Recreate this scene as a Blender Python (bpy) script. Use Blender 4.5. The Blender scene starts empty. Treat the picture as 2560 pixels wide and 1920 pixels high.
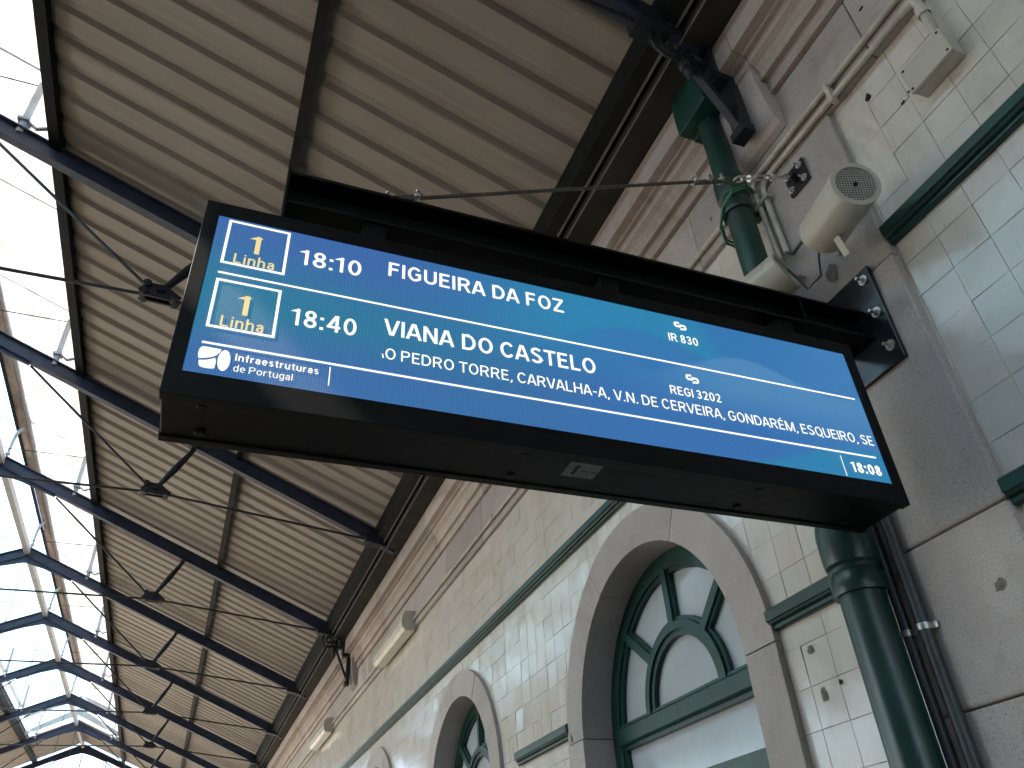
import bpy, math, random
from mathutils import Vector, Matrix
random.seed(7)
R = math.radians
scn = bpy.context.scene
col = scn.collection

# ------------------------------------------------------------------ camera
CAM = Vector((-2.0, 0.0, 1.6))
AX = ((0.93383738, 0.16553775, 0.31708832),      # world X, Y, Z in camera space (right, down, forward)
      (-0.35379032, 0.55811830, 0.75055737),
      (-0.05272721, -0.81308131, 0.57975739))
FPX = 1945.15
cd = bpy.data.cameras.new('camera'); cam = bpy.data.objects.new('camera', cd); col.objects.link(cam)
right = Vector((AX[0][0], AX[1][0], AX[2][0])); down = Vector((AX[0][1], AX[1][1], AX[2][1])); fwd = Vector((AX[0][2], AX[1][2], AX[2][2]))
m = Matrix((right, -down, -fwd)).transposed().to_4x4(); m.translation = CAM
cam.matrix_world = m
cd.sensor_width = 36.0; cd.lens = FPX / 2560 * 36; cd.clip_start = 0.05; cd.clip_end = 3000
scn.camera = cam
def project(p):
    d = Vector(p) - CAM
    z = d.dot(fwd)
    return (1280 + FPX * d.dot(right) / z, 960 + FPX * d.dot(down) / z) if z > 0.05 else (-9999, -9999)

# ------------------------------------------------------------------ light
EXPO = 2.68
SUN_EL, SUN_AZ = R(46), R(-100)       # azimuth from +Y towards +X : the sun stands over the tracks
w = bpy.data.worlds.new('World'); scn.world = w; w.use_nodes = True
nt = w.node_tree; nt.nodes.clear()
sky = nt.nodes.new('ShaderNodeTexSky'); sky.sky_type = 'NISHITA'; sky.sun_disc = False
sky.sun_elevation = SUN_EL; sky.sun_rotation = SUN_AZ; sky.air_density = 1.0; sky.dust_density = 2.0
bg = nt.nodes.new('ShaderNodeBackground'); bg.inputs[1].default_value = 0.12
out = nt.nodes.new('ShaderNodeOutputWorld')
nt.links.new(sky.outputs[0], bg.inputs[0]); nt.links.new(bg.outputs[0], out.inputs[0])
sd = bpy.data.lights.new('sun', 'SUN'); sd.energy = 3.6; sd.angle = R(0.5); sd.color = (1, 0.94, 0.85)
sun = bpy.data.objects.new('sun', sd); col.objects.link(sun)
sv = Vector((math.sin(SUN_AZ) * math.cos(SUN_EL), math.cos(SUN_AZ) * math.cos(SUN_EL), math.sin(SUN_EL)))
sun.rotation_euler = sv.to_track_quat('Z', 'Y').to_euler(); sun.location = (-30, 10, 40)
vs = scn.view_settings
vs.view_transform = 'Standard'; vs.look = 'None'; vs.gamma = 1.0; vs.use_curve_mapping = False; vs.exposure = EXPO
scn.render.engine = 'CYCLES'
scn.cycles.max_bounces = 8; scn.cycles.diffuse_bounces = 5; scn.cycles.glossy_bounces = 4; scn.cycles.transmission_bounces = 6
scn.cycles.sample_clamp_indirect = 6.0

# ------------------------------------------------------------------ materials
def newmat(name):
    mt = bpy.data.materials.new(name); mt.use_nodes = True
    n = mt.node_tree; b = n.nodes['Principled BSDF']
    return mt, n, b
def N(n, t, **kw):
    nd = n.nodes.new(t)
    for k, v in kw.items():
        if k.startswith('i_'):
            nd.inputs[k[2:].replace('_', ' ')].default_value = v
        else: setattr(nd, k, v)
    return nd
def ramp(n, stops):
    r = n.nodes.new('ShaderNodeValToRGB'); e = r.color_ramp.elements
    while len(e) < len(stops): e.new(0.5)
    for el, (p, c) in zip(e, stops):
        el.position = p; el.color = (*c, 1) if len(c) == 3 else c
    return r
def mix(n, fac, a, b, mode='MIX'):
    x = n.nodes.new('ShaderNodeMix'); x.data_type = 'RGBA'; x.blend_type = mode
    for s, v in ((0, fac), (6, a), (7, b)):
        if hasattr(v, 'is_output') or hasattr(v, 'links'): n.links.new(v, x.inputs[s])
        elif s == 0: x.inputs[0].default_value = v
        else: x.inputs[s].default_value = (*v, 1)
    return x.outputs[2]
def coords(n, world=True):
    if world:
        return n.nodes.new('ShaderNodeNewGeometry').outputs['Position']
    return n.nodes.new('ShaderNodeTexCoord').outputs['Object']
def noise(n, vec, scale, detail=4, rough=.55, dist=0):
    t = N(n, 'ShaderNodeTexNoise'); t.inputs['Scale'].default_value = scale; t.inputs['Detail'].default_value = detail
    t.inputs['Roughness'].default_value = rough; t.inputs['Distortion'].default_value = dist
    n.links.new(vec, t.inputs['Vector']); return t.outputs['Fac']
def bump(n, b, h, strength, dist=.01):
    bp = n.nodes.new('ShaderNodeBump'); bp.inputs['Strength'].default_value = strength; bp.inputs['Distance'].default_value = dist
    n.links.new(h, bp.inputs['Height']); n.links.new(bp.outputs[0], b.inputs['Normal'])
def scaled(n, vec, s):
    mp = n.nodes.new('ShaderNodeMapping'); mp.inputs['Scale'].default_value = s
    n.links.new(vec, mp.inputs['Vector']); return mp.outputs[0]

def painted(name, c, rough=.45, var=.25, scale=9, metallic=0, bmp=.08, c2=None, dirt=None, stretch=None, spec=.5):
    mt, n, b = newmat(name); b.inputs['Specular IOR Level'].default_value = spec
    v = coords(n)
    if stretch: v = scaled(n, v, stretch)
    f = noise(n, v, scale, 6, .6)
    lo = tuple(x * (1 - var) for x in c); hi = tuple(min(1, x * (1 + var)) for x in (c2 or c))
    r = ramp(n, [(.3, lo), (.7, hi)]); n.links.new(f, r.inputs[0]); cc = r.outputs[0]
    if dirt:
        f2 = noise(n, v, scale * .35, 8, .7, .6)
        r2 = ramp(n, [(.5, (0, 0, 0)), (.72, (1, 1, 1))]); n.links.new(f2, r2.inputs[0])
        cc = mix(n, r2.outputs[0], cc, dirt)
    n.links.new(cc, b.inputs['Base Color'])
    rr = n.nodes.new('ShaderNodeMapRange'); rr.inputs[3].default_value = max(.03, rough - .1); rr.inputs[4].default_value = rough + .12
    n.links.new(noise(n, v, scale * 2.3, 4), rr.inputs[0]); n.links.new(rr.outputs[0], b.inputs['Roughness'])
    b.inputs['Metallic'].default_value = metallic
    if bmp: bump(n, b, noise(n, v, scale * 6, 3), bmp, .003)
    return mt

def granite(name, c1, c2, speck=(.16, .14, .13), stain=(.2, .13, .08), st=.55):
    mt, n, b = newmat(name); v = coords(n)
    big = noise(n, v, 2.1, 6, .65, .4)
    r = ramp(n, [(.3, c1), (.7, c2)]); n.links.new(big, r.inputs[0])
    oi = n.nodes.new('ShaderNodeObjectInfo')
    hsv = n.nodes.new('ShaderNodeHueSaturation'); mr = n.nodes.new('ShaderNodeMapRange'); mr.inputs[3].default_value = .80; mr.inputs[4].default_value = 1.16
    n.links.new(oi.outputs['Random'], mr.inputs[0]); n.links.new(mr.outputs[0], hsv.inputs['Value']); n.links.new(r.outputs[0], hsv.inputs['Color'])
    sp = noise(n, v, 260, 2, .7); r2 = ramp(n, [(.34, (.8, .8, .8)), (.46, (0, 0, 0))]); n.links.new(sp, r2.inputs[0])
    c = mix(n, r2.outputs[0], hsv.outputs[0], speck)
    sp2 = noise(n, v, 170, 2, .6); r3 = ramp(n, [(.6, (0, 0, 0)), (.72, (.55, .55, .55))]); n.links.new(sp2, r3.inputs[0])
    c = mix(n, r3.outputs[0], c, (.62, .57, .53))
    s = noise(n, v, 1.3, 8, .7, 1.0); r4 = ramp(n, [(st, (0, 0, 0)), (st + .2, (.6, .6, .6))]); n.links.new(s, r4.inputs[0])
    c = mix(n, r4.outputs[0], c, stain)
    n.links.new(c, b.inputs['Base Color']); b.inputs['Roughness'].default_value = .8
    bump(n, b, noise(n, v, 90, 5, .7), .35, .006)
    return mt

def tile_mat():
    mt, n, b = newmat('glazed_tile'); v = coords(n)
    oi = n.nodes.new('ShaderNodeObjectInfo'); g = n.nodes.new('ShaderNodeNewGeometry')
    ad = N(n, 'ShaderNodeMath', operation='ADD'); n.links.new(oi.outputs['Random'], ad.inputs[0]); n.links.new(g.outputs['Random Per Island'], ad.inputs[1])
    fr = N(n, 'ShaderNodeMath', operation='FRACT'); n.links.new(ad.outputs[0], fr.inputs[0])
    r = ramp(n, [(0, (.625, .59, .53)), (.35, (.65, .62, .56)), (.7, (.67, .64, .585)), (1, (.64, .595, .525))]); n.links.new(fr.outputs[0], r.inputs[0])
    s = noise(n, v, 3.2, 7, .65, .5); r2 = ramp(n, [(.48, (0, 0, 0)), (.75, (.55, .55, .55))]); n.links.new(s, r2.inputs[0])
    c = mix(n, r2.outputs[0], r.outputs[0], (.47, .43, .36))
    s2 = noise(n, v, 1.15, 8, .7, 1.2); r6 = ramp(n, [(.52, (0, 0, 0)), (.68, (.5, .5, .5))]); n.links.new(s2, r6.inputs[0])
    c = mix(n, r6.outputs[0], c, (.42, .35, .26))
    s3 = noise(n, scaled(n, v, (1, 3.2, .35)), 4.0, 6, .65); r7 = ramp(n, [(.55, (0, 0, 0)), (.75, (.45, .45, .45))]); n.links.new(s3, r7.inputs[0])
    c = mix(n, r7.outputs[0], c, (.38, .36, .32))
    # hairline crazing and small pits
    vo = N(n, 'ShaderNodeTexVoronoi', feature='DISTANCE_TO_EDGE'); vo.inputs['Scale'].default_value = 5.5; n.links.new(v, vo.inputs['Vector'])
    r3 = ramp(n, [(0, (.35, .35, .35)), (.006, (0, 0, 0))]); n.links.new(vo.outputs[0], r3.inputs[0])
    mk = noise(n, v, 1.7, 3); r5 = ramp(n, [(.56, (0, 0, 0)), (.62, (1, 1, 1))]); n.links.new(mk, r5.inputs[0])
    ml = mix(n, 1.0, r3.outputs[0], r5.outputs[0], 'MULTIPLY')
    c = mix(n, ml, c, (.16, .14, .12))
    p = noise(n, v, 38, 2, .5); r4 = ramp(n, [(.22, (.8, .8, .8)), (.26, (0, 0, 0))]); n.links.new(p, r4.inputs[0])
    c = mix(n, r4.outputs[0], c, (.2, .18, .16))
    n.links.new(c, b.inputs['Base Color'])
    mr = n.nodes.new('ShaderNodeMapRange'); mr.inputs[3].default_value = .05; mr.inputs[4].default_value = .22
    n.links.new(noise(n, v, 5, 4), mr.inputs[0]); n.links.new(mr.outputs[0], b.inputs['Roughness'])
    bump(n, b, noise(n, v, 11, 2), .12, .01)
    return mt

def sheet_mat():
    mt, n, b = newmat('roof_sheet_paint'); v = coords(n)
    f = noise(n, scaled(n, v, (.5, 9, .5)), 2.0, 6, .6)
    r = ramp(n, [(.3, (.235, .21, .178)), (.7, (.30, .27, .23))]); n.links.new(f, r.inputs[0])
    s = noise(n, v, .8, 7, .65, .7); r2 = ramp(n, [(.5, (0, 0, 0)), (.78, (.6, .6, .6))]); n.links.new(s, r2.inputs[0])
    c = mix(n, r2.outputs[0], r.outputs[0], (.19, .168, .14))
    oi = n.nodes.new('ShaderNodeObjectInfo'); mv = n.nodes.new('ShaderNodeMapRange'); mv.inputs[3].default_value = .84; mv.inputs[4].default_value = 1.12
    n.links.new(oi.outputs['Random'], mv.inputs[0]); hs = n.nodes.new('ShaderNodeHueSaturation'); n.links.new(mv.outputs[0], hs.inputs['Value']); n.links.new(c, hs.inputs['Color'])
    c = hs.outputs[0]
    st = noise(n, scaled(n, v, (.35, 5, .35)), 1.6, 7, .7, .3); r3 = ramp(n, [(.56, (0, 0, 0)), (.74, (.65, .65, .65))]); n.links.new(st, r3.inputs[0])
    c = mix(n, r3.outputs[0], c, (.15, .125, .10))
    n.links.new(c, b.inputs['Base Color']); b.inputs['Roughness'].default_value = .5
    return mt

def translucent(name, c, dirt, fac=.12, scale=3):
    mt, n, b = newmat(name); n.nodes.remove(b)
    v = coords(n); o = n.nodes['Material Output']
    f = noise(n, scaled(n, v, (1.4, .5, 1.4)), scale, 7, .65, .5); r = ramp(n, [(.35, dirt), (.65, c)]); n.links.new(f, r.inputs[0])
    t = n.nodes.new('ShaderNodeBsdfTranslucent'); tr = n.nodes.new('ShaderNodeBsdfTransparent'); g = n.nodes.new('ShaderNodeBsdfDiffuse')
    for q in (t, tr, g): n.links.new(r.outputs[0], q.inputs[0])
    m1 = n.nodes.new('ShaderNodeMixShader'); m1.inputs[0].default_value = .2
    n.links.new(t.outputs[0], m1.inputs[1]); n.links.new(g.outputs[0], m1.inputs[2])
    m2 = n.nodes.new('ShaderNodeMixShader'); m2.inputs[0].default_value = fac
    n.links.new(m1.outputs[0], m2.inputs[1]); n.links.new(tr.outputs[0], m2.inputs[2])
    n.links.new(m2.outputs[0], o.inputs[0]); return mt

def emissive(name, c, s):
    mt, n, b = newmat(name); b.inputs['Base Color'].default_value = (.02, .02, .02, 1); b.inputs['Roughness'].default_value = .5
    b.inputs['Emission Color'].default_value = (*c, 1); b.inputs['Emission Strength'].default_value = s
    return mt

def screen_mat():
    mt, n, b = newmat('led_screen_face')
    a = N(n, 'ShaderNodeAttribute', attribute_name='picture'); v = coords(n)
    sx = n.nodes.new('ShaderNodeSeparateXYZ'); n.links.new(v, sx.inputs[0])
    fs = []
    for ax in (0, 2):
        mu = N(n, 'ShaderNodeMath', operation='MULTIPLY'); mu.inputs[1].default_value = 2 * math.pi / .0056; n.links.new(sx.outputs[ax], mu.inputs[0])
        si = N(n, 'ShaderNodeMath', operation='SINE'); n.links.new(mu.outputs[0], si.inputs[0]); fs.append(si.outputs[0])
    ad = N(n, 'ShaderNodeMath', operation='ADD'); n.links.new(fs[0], ad.inputs[0]); n.links.new(fs[1], ad.inputs[1])
    mr = n.nodes.new('ShaderNodeMapRange'); mr.inputs[1].default_value = -2; mr.inputs[2].default_value = 2; mr.inputs[3].default_value = .35; mr.inputs[4].default_value = 1.65
    n.links.new(ad.outputs[0], mr.inputs[0])
    ms = N(n, 'ShaderNodeMath', operation='MULTIPLY'); ms.inputs[1].default_value = 1 / 2 ** EXPO; n.links.new(mr.outputs[0], ms.inputs[0])
    b.inputs['Base Color'].default_value = (.015, .015, .018, 1); b.inputs['Roughness'].default_value = .55
    n.links.new(a.outputs['Color'], b.inputs['Emission Color']); n.links.new(ms.outputs[0], b.inputs['Emission Strength'])
    return mt

M = {}
M['tile'] = tile_mat()
M['grout'] = painted('grout', (.21, .185, .155), .9, .4, 30)
M['granite'] = granite('granite', (.40, .358, .335), (.50, .452, .425))
M['cornice'] = granite('cornice_granite', (.42, .36, .315), (.53, .46, .41), st=.52)
M['green'] = painted('green_gloss_paint', (.009, .046, .036), .32, .3, 6, bmp=.12, dirt=(.03, .05, .04))
M['frame_green'] = painted('window_green_paint', (.009, .052, .044), .35, .25, 7, bmp=.1, spec=.35)
M['iron'] = painted('blue_black_iron_paint', (.011, .014, .020), .42, .35, 8, bmp=.15, spec=.35)
M['rafter'] = painted('rafter_blue_paint', (.030, .038, .07), .42, .3, 5, bmp=.1, spec=.25)
M['black'] = painted('black_powder_coat', (.0022, .003, .0033), .5, .2, 14, bmp=.06, spec=.18)
M['plate'] = painted('black_gloss_plate', (.012, .014, .02), .22, .3, 12, bmp=.05)
M['sheet'] = sheet_mat()
M['purlin'] = painted('purlin_black', (.010, .011, .012), .6, .3, 8, spec=.1)
M['gutter'] = painted('gutter_dark_paint', (.042, .040, .034), .6, .35, 4, bmp=.1, spec=.15)
M['lip'] = painted('gutter_zinc_lip', (.11, .11, .10), .75, .3, 12)
M['beige'] = painted('beige_speaker_plastic', (.50, .465, .385), .3, .08, 5, bmp=.03)
M['grille'] = painted('grille_grey', (.36, .36, .33), .5, .1, 20)
M['hole'] = painted('dark_hole', (.008, .008, .008), .8, .1, 20)
M['cream'] = painted('cream_conduit', (.52, .49, .42), .5, .15, 14, bmp=.1, dirt=(.3, .27, .22))
M['greypipe'] = painted('dark_grey_conduit', (.045, .055, .06), .42, .2, 10)
M['zinc'] = painted('galvanised_steel', (.55, .55, .53), .38, .25, 40, metallic=.85)
M['rope'] = painted('wire_rope', (.09, .08, .07), .5, .4, 120, metallic=.5, bmp=.6)
M['ridge_wood'] = painted('rusty_brown_board', (.17, .10, .065), .8, .5, 3, c2=(.28, .2, .15), bmp=.5, dirt=(.4, .33, .27), stretch=(1, .5, 1))
M['white_steel'] = painted('pale_grey_steel', (.34, .35, .37), .45, .15, 8)
M['pane'] = painted('obscured_pane', (.46, .51, .535), .12, .1, 2.5, bmp=.02)
M['lamp'] = painted('lamp_diffuser', (.74, .71, .61), .12, .1, 9, bmp=.02)
M['glass_r'] = translucent('warm_fibreglass', (.90, .87, .82), (.55, .52, .47))
M['glass_l'] = translucent('blue_fibreglass', (.58, .73, .79), (.44, .58, .64), scale=2)
M['concrete'] = painted('platform_asphalt', (.10, .092, .082), .85, .2, 2)
M['ballast'] = painted('track_ballast', (.27, .225, .17), .95, .4, 14, bmp=.8)
M['ground'] = painted('dry_ground', (.26, .235, .18), .95, .3, .5)
M['dark_in'] = painted('dark_interior', (.05, .05, .05), .9, .2, 3)
M['white_led'] = emissive('white_led', (1.0, .985, .97), 1.25 / 2 ** EXPO)
M['yellow_led'] = emissive('yellow_led', (.88, .72, .32), 1.0 / 2 ** EXPO)
M['screen'] = screen_mat()
M['sticker'] = painted('sticker_grey', (.12, .13, .13), .6, .1, 20)
M['chip'] = painted('chipped_mortar', (.16, .145, .125), .95, .4, 40)
M['cable_green'] = painted('green_cable', (.02, .16, .075), .4, .15, 20)
M['cable_grey'] = painted('grey_cable', (.10, .12, .14), .45, .15, 20)

# ------------------------------------------------------------------ mesh helpers
def mesh(name, verts, faces, smooth=False):
    me = bpy.data.meshes.new(name); me.from_pydata([tuple(v) for v in verts], [], faces); me.validate(); me.update()
    if smooth:
        for p in me.polygons: p.use_smooth = True
    return me
class B:
    def __init__(s): s.v = []; s.f = []; s.sm = []
    def add(s, vs, fs, smooth=False):
        o = len(s.v); s.v += [Vector(v) for v in vs]; s.f += [tuple(i + o for i in f) for f in fs]; s.sm += [smooth] * len(fs); return s
    def box(s, x0, x1, y0, y1, z0, z1):
        return s.add([(x0, y0, z0), (x1, y0, z0), (x1, y1, z0), (x0, y1, z0), (x0, y0, z1), (x1, y0, z1), (x1, y1, z1), (x0, y1, z1)],
                     [(0, 3, 2, 1), (4, 5, 6, 7), (0, 1, 5, 4), (1, 2, 6, 5), (2, 3, 7, 6), (3, 0, 4, 7)])
    def bbox(s, x0, x1, y0, y1, z0, z1, b):      # box with bevelled edges
        me = bpy.data.meshes.new('t'); import bmesh
        bm = bmesh.new(); bmesh.ops.create_cube(bm, size=1)
        for v in bm.verts:
            v.co = Vector(((x0 + x1) / 2 + v.co.x * (x1 - x0), (y0 + y1) / 2 + v.co.y * (y1 - y0), (z0 + z1) / 2 + v.co.z * (z1 - z0)))
        bmesh.ops.bevel(bm, geom=bm.edges[:], offset=b, segments=2, affect='EDGES', profile=.5)
        bm.verts.index_update(); s.add([v.co.copy() for v in bm.verts], [tuple(v.index for v in f.verts) for f in bm.faces]); bm.free(); return s
    def prism(s, poly, axis, a0, a1, caps=True):  # poly in the other two axes (cyclic order), extruded along axis
        n = len(poly); vs = []
        for a in (a0, a1):
            for (p, q) in poly:
                vs.append({'x': (a, p, q), 'y': (p, a, q), 'z': (p, q, a)}[axis])
        fs = [(i, (i + 1) % n, n + (i + 1) % n, n + i) for i in range(n)]
        if caps: fs += [tuple(range(n - 1, -1, -1)), tuple(range(n, 2 * n))]
        return s.add(vs, fs)
    def tube(s, pts, r, seg=10, caps=True, taper=None):
        pts = [Vector(p) for p in pts]; k = len(pts); vs = []; fs = []
        t0 = (pts[1] - pts[0]).normalized(); up = Vector((0, 0, 1)) if abs(t0.z) < .9 else Vector((0, 1, 0))
        u = t0.cross(up).normalized()
        for i, p in enumerate(pts):
            t = (pts[min(i + 1, k - 1)] - pts[max(i - 1, 0)]).normalized()
            u = (u - t * u.dot(t)).normalized(); v = t.cross(u)
            rr = (taper[i] if taper else r)
            for j in range(seg):
                a = 2 * math.pi * j / seg; vs.append(p + (u * math.cos(a) + v * math.sin(a)) * rr)
        for i in range(k - 1):
            for j in range(seg):
                fs.append((i * seg + j, i * seg + (j + 1) % seg, (i + 1) * seg + (j + 1) % seg, (i + 1) * seg + j))
        s.add(vs, fs, True)
        if caps: s.add(vs[:seg], [tuple(range(seg - 1, -1, -1))]); s.add(vs[-seg:], [tuple(range(seg))])
        return s
    def bar(s, a, b, w, h, side=Vector((0, 1, 0))):   # rectangular bar from a to b, w across 'side', h across the other
        a = Vector(a); b = Vector(b); t = (b - a).normalized(); sd_ = (side - t * side.dot(t)).normalized(); up = t.cross(sd_)
        vs = [p + sd_ * (i * w / 2) + up * (j * h / 2) for p in (a, b) for i, j in ((-1, -1), (1, -1), (1, 1), (-1, 1))]
        return s.add(vs, [(0, 1, 2, 3), (7, 6, 5, 4), (0, 4, 5, 1), (1, 5, 6, 2), (2, 6, 7, 3), (3, 7, 4, 0)])
    def lathe(s, prof, base, axis, seg=20, smooth=True):    # prof: (radius, distance along axis)
        base = Vector(base); axis = Vector(axis).normalized()
        u = axis.cross(Vector((0, 0, 1)) if abs(axis.z) < .9 else Vector((0, 1, 0))).normalized(); v = axis.cross(u)
        vs = []
        for r, d in prof:
            for j in range(seg):
                a = 2 * math.pi * j / seg; vs.append(base + axis * d + (u * math.cos(a) + v * math.sin(a)) * r)
        fs = [(i * seg + j, i * seg + (j + 1) % seg, (i + 1) * seg + (j + 1) % seg, (i + 1) * seg + j) for i in range(len(prof) - 1) for j in range(seg)]
        return s.add(vs, fs, smooth)
    def me(s, name):
        m_ = mesh(name, s.v, s.f)
        if len(m_.polygons) == len(s.sm): m_.polygons.foreach_set('use_smooth', s.sm)
        if any(s.sm): m_.set_sharp_from_angle(angle=R(32))
        return m_
def part(name, b, mat, parent=None, label=None):
    me = b.me(name) if isinstance(b, B) else b
    if mat and not me.materials: me.materials.append(M[mat])
    o = bpy.data.objects.new(name, me); col.objects.link(o)
    if parent: o.parent = parent
    if label: o['label'] = label
    return o
def thing(name, label, cat, loc=(0, 0, 0), group=None):
    o = bpy.data.objects.new(name, None); o.empty_display_size = .1; col.objects.link(o); o['label'] = label; o['category'] = cat
    if group: o['group'] = group
    return o
def tag(o, label, cat, group=None):
    o['label'] = label; o['category'] = cat
    if group: o['group'] = group
    return o
def struct(name, b, mat):
    o = part(name, b, mat); o['kind'] = 'structure'; return o
def copy_tree(o, off, parent=None, scale=None):
    c = o.copy(); col.objects.link(c); c.parent = parent
    if parent is None: c.location = Vector(o.location) + Vector(off)
    for ch in o.children: copy_tree(ch, off, c)
    return c
def bolt(b, p, axis, r=.012, h=.02):
    axis = Vector(axis).normalized(); p = Vector(p)
    b.lathe([(0, .004), (r * 1.75, .004), (r * 1.75, 0)], p, axis, 14, False)
    b.lathe([(0, h * .62), (r, h * .62), (r, .003)], p, axis, 6, False)
    b.lathe([(0, h * 1.5), (r * .55, h * 1.5), (r * .55, h * .6)], p, axis, 8, False)

# ------------------------------------------------------------------ ground
struct('ground', B().box(-600, 600, -600, 600, -1.25, -1.2), 'ground')
struct('track_bed', B().prism([(-9.6, -1.2), (-4.55, -1.2), (-4.9, -.75), (-9.2, -.75)], 'y', -40, 80), 'ballast')
struct('platform', B().box(-4.4, .6, -30, 60, -1.19, 0), 'concrete')
struct('far_platform', B().box(-14, -9.7, -30, 60, -1.19, -.05), 'concrete')

ob_ = thing('shade_building', 'unseen plain building added across the tracks to shade the near roof', 'building')  # added out of view: keeps sun and sky off the near end
part('wall', B().box(-27, -15.5, -48, 6.5, -1.19, 9.0), 'concrete', ob_)  # main mass of the added shading block
part('roof', B().prism([(-27.4, 9.0), (-15.1, 9.0), (-21.25, 11.7)], 'y', -48.4, 6.9), 'ridge_wood', ob_)
# ------------------------------------------------------------------ station wall
wall = thing('station_wall', 'long station wall of cream glazed tiles with granite trim beside the platform', 'wall')
Y0, Y1 = -14.0, 34.0
TP = .1393; TYo = 1.133; TZo = 3.371
SPR = 2.44; RI, RO = .741, .932
ARC = [3.268 + 2.95 * i for i in range(4)]
ZT = 4.22
def inhole(y, z, r):
    for c in ARC:
        if z > SPR:
            if math.hypot(y - c, z - SPR) < r: return c
        elif abs(y - c) < r: return c
    return None
# backing wall with round-headed openings
b = B(); rh = .83; xb = .010; ys = [Y0]
seg = 20
prev = Y0
for c in ARC:
    b.add([(xb, prev, 0), (xb, c - rh, 0), (xb, c - rh, 5.4), (xb, prev, 5.4)], [(0, 1, 2, 3)])
    for i in range(seg):
        a0 = math.pi - math.pi * i / seg; a1 = math.pi - math.pi * (i + 1) / seg
        p0 = (c + rh * math.cos(a0), SPR + rh * math.sin(a0)); p1 = (c + rh * math.cos(a1), SPR + rh * math.sin(a1))
        b.add([(xb, p0[0], p0[1]), (xb, p1[0], p1[1]), (xb, p1[0], 5.4), (xb, p0[0], 5.4)], [(0, 1, 2, 3)])
    prev = c + rh
b.add([(xb, prev, 0), (xb, Y1, 0), (xb, Y1, 5.4), (xb, prev, 5.4)], [(0, 1, 2, 3)])
b.add([(.5, Y0, 0), (.5, Y1, 0), (.5, Y1, 5.4), (.5, Y0, 5.4)], [(0, 1, 2, 3)])
b.add([(xb, Y0, 5.4), (.5, Y0, 5.4), (.5, Y1, 5.4), (xb, Y1, 5.4)], [(0, 1, 2, 3)])
for y in (Y0, Y1): b.add([(xb, y, 0), (.5, y, 0), (.5, y, 5.4), (xb, y, 5.4)], [(0, 1, 2, 3)])
part('mortar_backing', b, 'grout', wall)

# tiles
g = .0006; bv = .0010; th = .012
def tile_geo(bb, quad, dx=0, tilt=(0, 0)):
    cy = sum(q[0] for q in quad) / 4; cz = sum(q[1] for q in quad) / 4
    inn = []
    for (y, z) in quad:
        d = Vector((cy - y, cz - z)); l = max(d.length, 1e-4); d *= (bv * 1.4) / l; inn.append((y + d.x, z + d.y))
    vs = [(dx + .011, y, z) for y, z in quad] + [(dx + bv * .7, y, z) for y, z in quad] + [(dx + tilt[0] * (y - cy) + tilt[1] * (z - cz), y, z) for y, z in inn]
    fs = []
    for k in (0, 4):
        for i in range(4): fs.append((k + i, k + 4 + i, k + 4 + (i + 1) % 4, k + (i + 1) % 4))
    fs.append((11, 10, 9, 8))
    bb.add(vs, fs)
cand = []
PIL = (1.28, 1.76)
ny0 = math.floor((-1.5 - TYo) / TP); ny1 = math.ceil((Y1 - TYo) / TP); nz0 = math.floor((.6 - TZo) / TP); nz1 = math.ceil((ZT - TZo) / TP)
for i in range(ny0, ny1):
    for j in range(nz0, nz1):
        y0 = TYo + i * TP + g; y1 = TYo + (i + 1) * TP - g; z0 = TZo + j * TP + g; z1 = min(TZo + (j + 1) * TP - g, ZT)
        if z1 - z0 < .02: continue
        if y1 > PIL[0] + .01 and y0 < PIL[1] - .02:
            if y0 < PIL[0] + .01 < y1: y1 = PIL[0] + .005
            elif y0 < PIL[1] - .02 < y1: y0 = PIL[1] - .015
            else: continue
            if y1 - y0 < .012: continue
        quad = [(y0, z0), (y1, z0), (y1, z1), (y0, z1)]
        cs = None
        for c in ARC:
            rs = [math.hypot(y - c, z - SPR) if z > SPR else abs(y - c) for y, z in quad]
            if max(rs) < RO - .01: cs = 'skip'; break
            if min(rs) < RI + .05:
                q2 = []
                for (y, z), r_ in zip(quad, rs):
                    if r_ < RI + .05:
                        k = (RI + .06) / max(r_, 1e-3)
                        if z > SPR: y, z = c + (y - c) * k, SPR + (z - SPR) * k
                        else: y = c + (y - c) * k
                    q2.append((y, z))
                quad = q2; cs = 'clip'
        if cs == 'skip': continue
        pr = [project((0, y, z)) for y, z in quad]
        ar = abs(sum(pr[k][0] * pr[(k + 1) % 4][1] - pr[(k + 1) % 4][0] * pr[k][1] for k in range(4))) / 2
        px = sum(p[0] for p in pr) / 4; py = sum(p[1] for p in pr) / 4
        vis = 0
        if -20 < px < 2580 and -20 < py < 1940:
            yc = (y0 + y1) / 2; zc = (z0 + z1) / 2
            t = 1.42 / yc if yc > 1.42 else 9
            sx = -2 + 2 * t; sz = 1.6 + (zc - 1.6) * t
            hid = t < 1 and -2.16 < sx < -.22 and 2.4 < sz < 3.3
            if not hid: vis = ar
        cand.append((vis, quad, cs))
cand.sort(key=lambda t: -t[0])
me_std = {}
rest = B()
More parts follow.
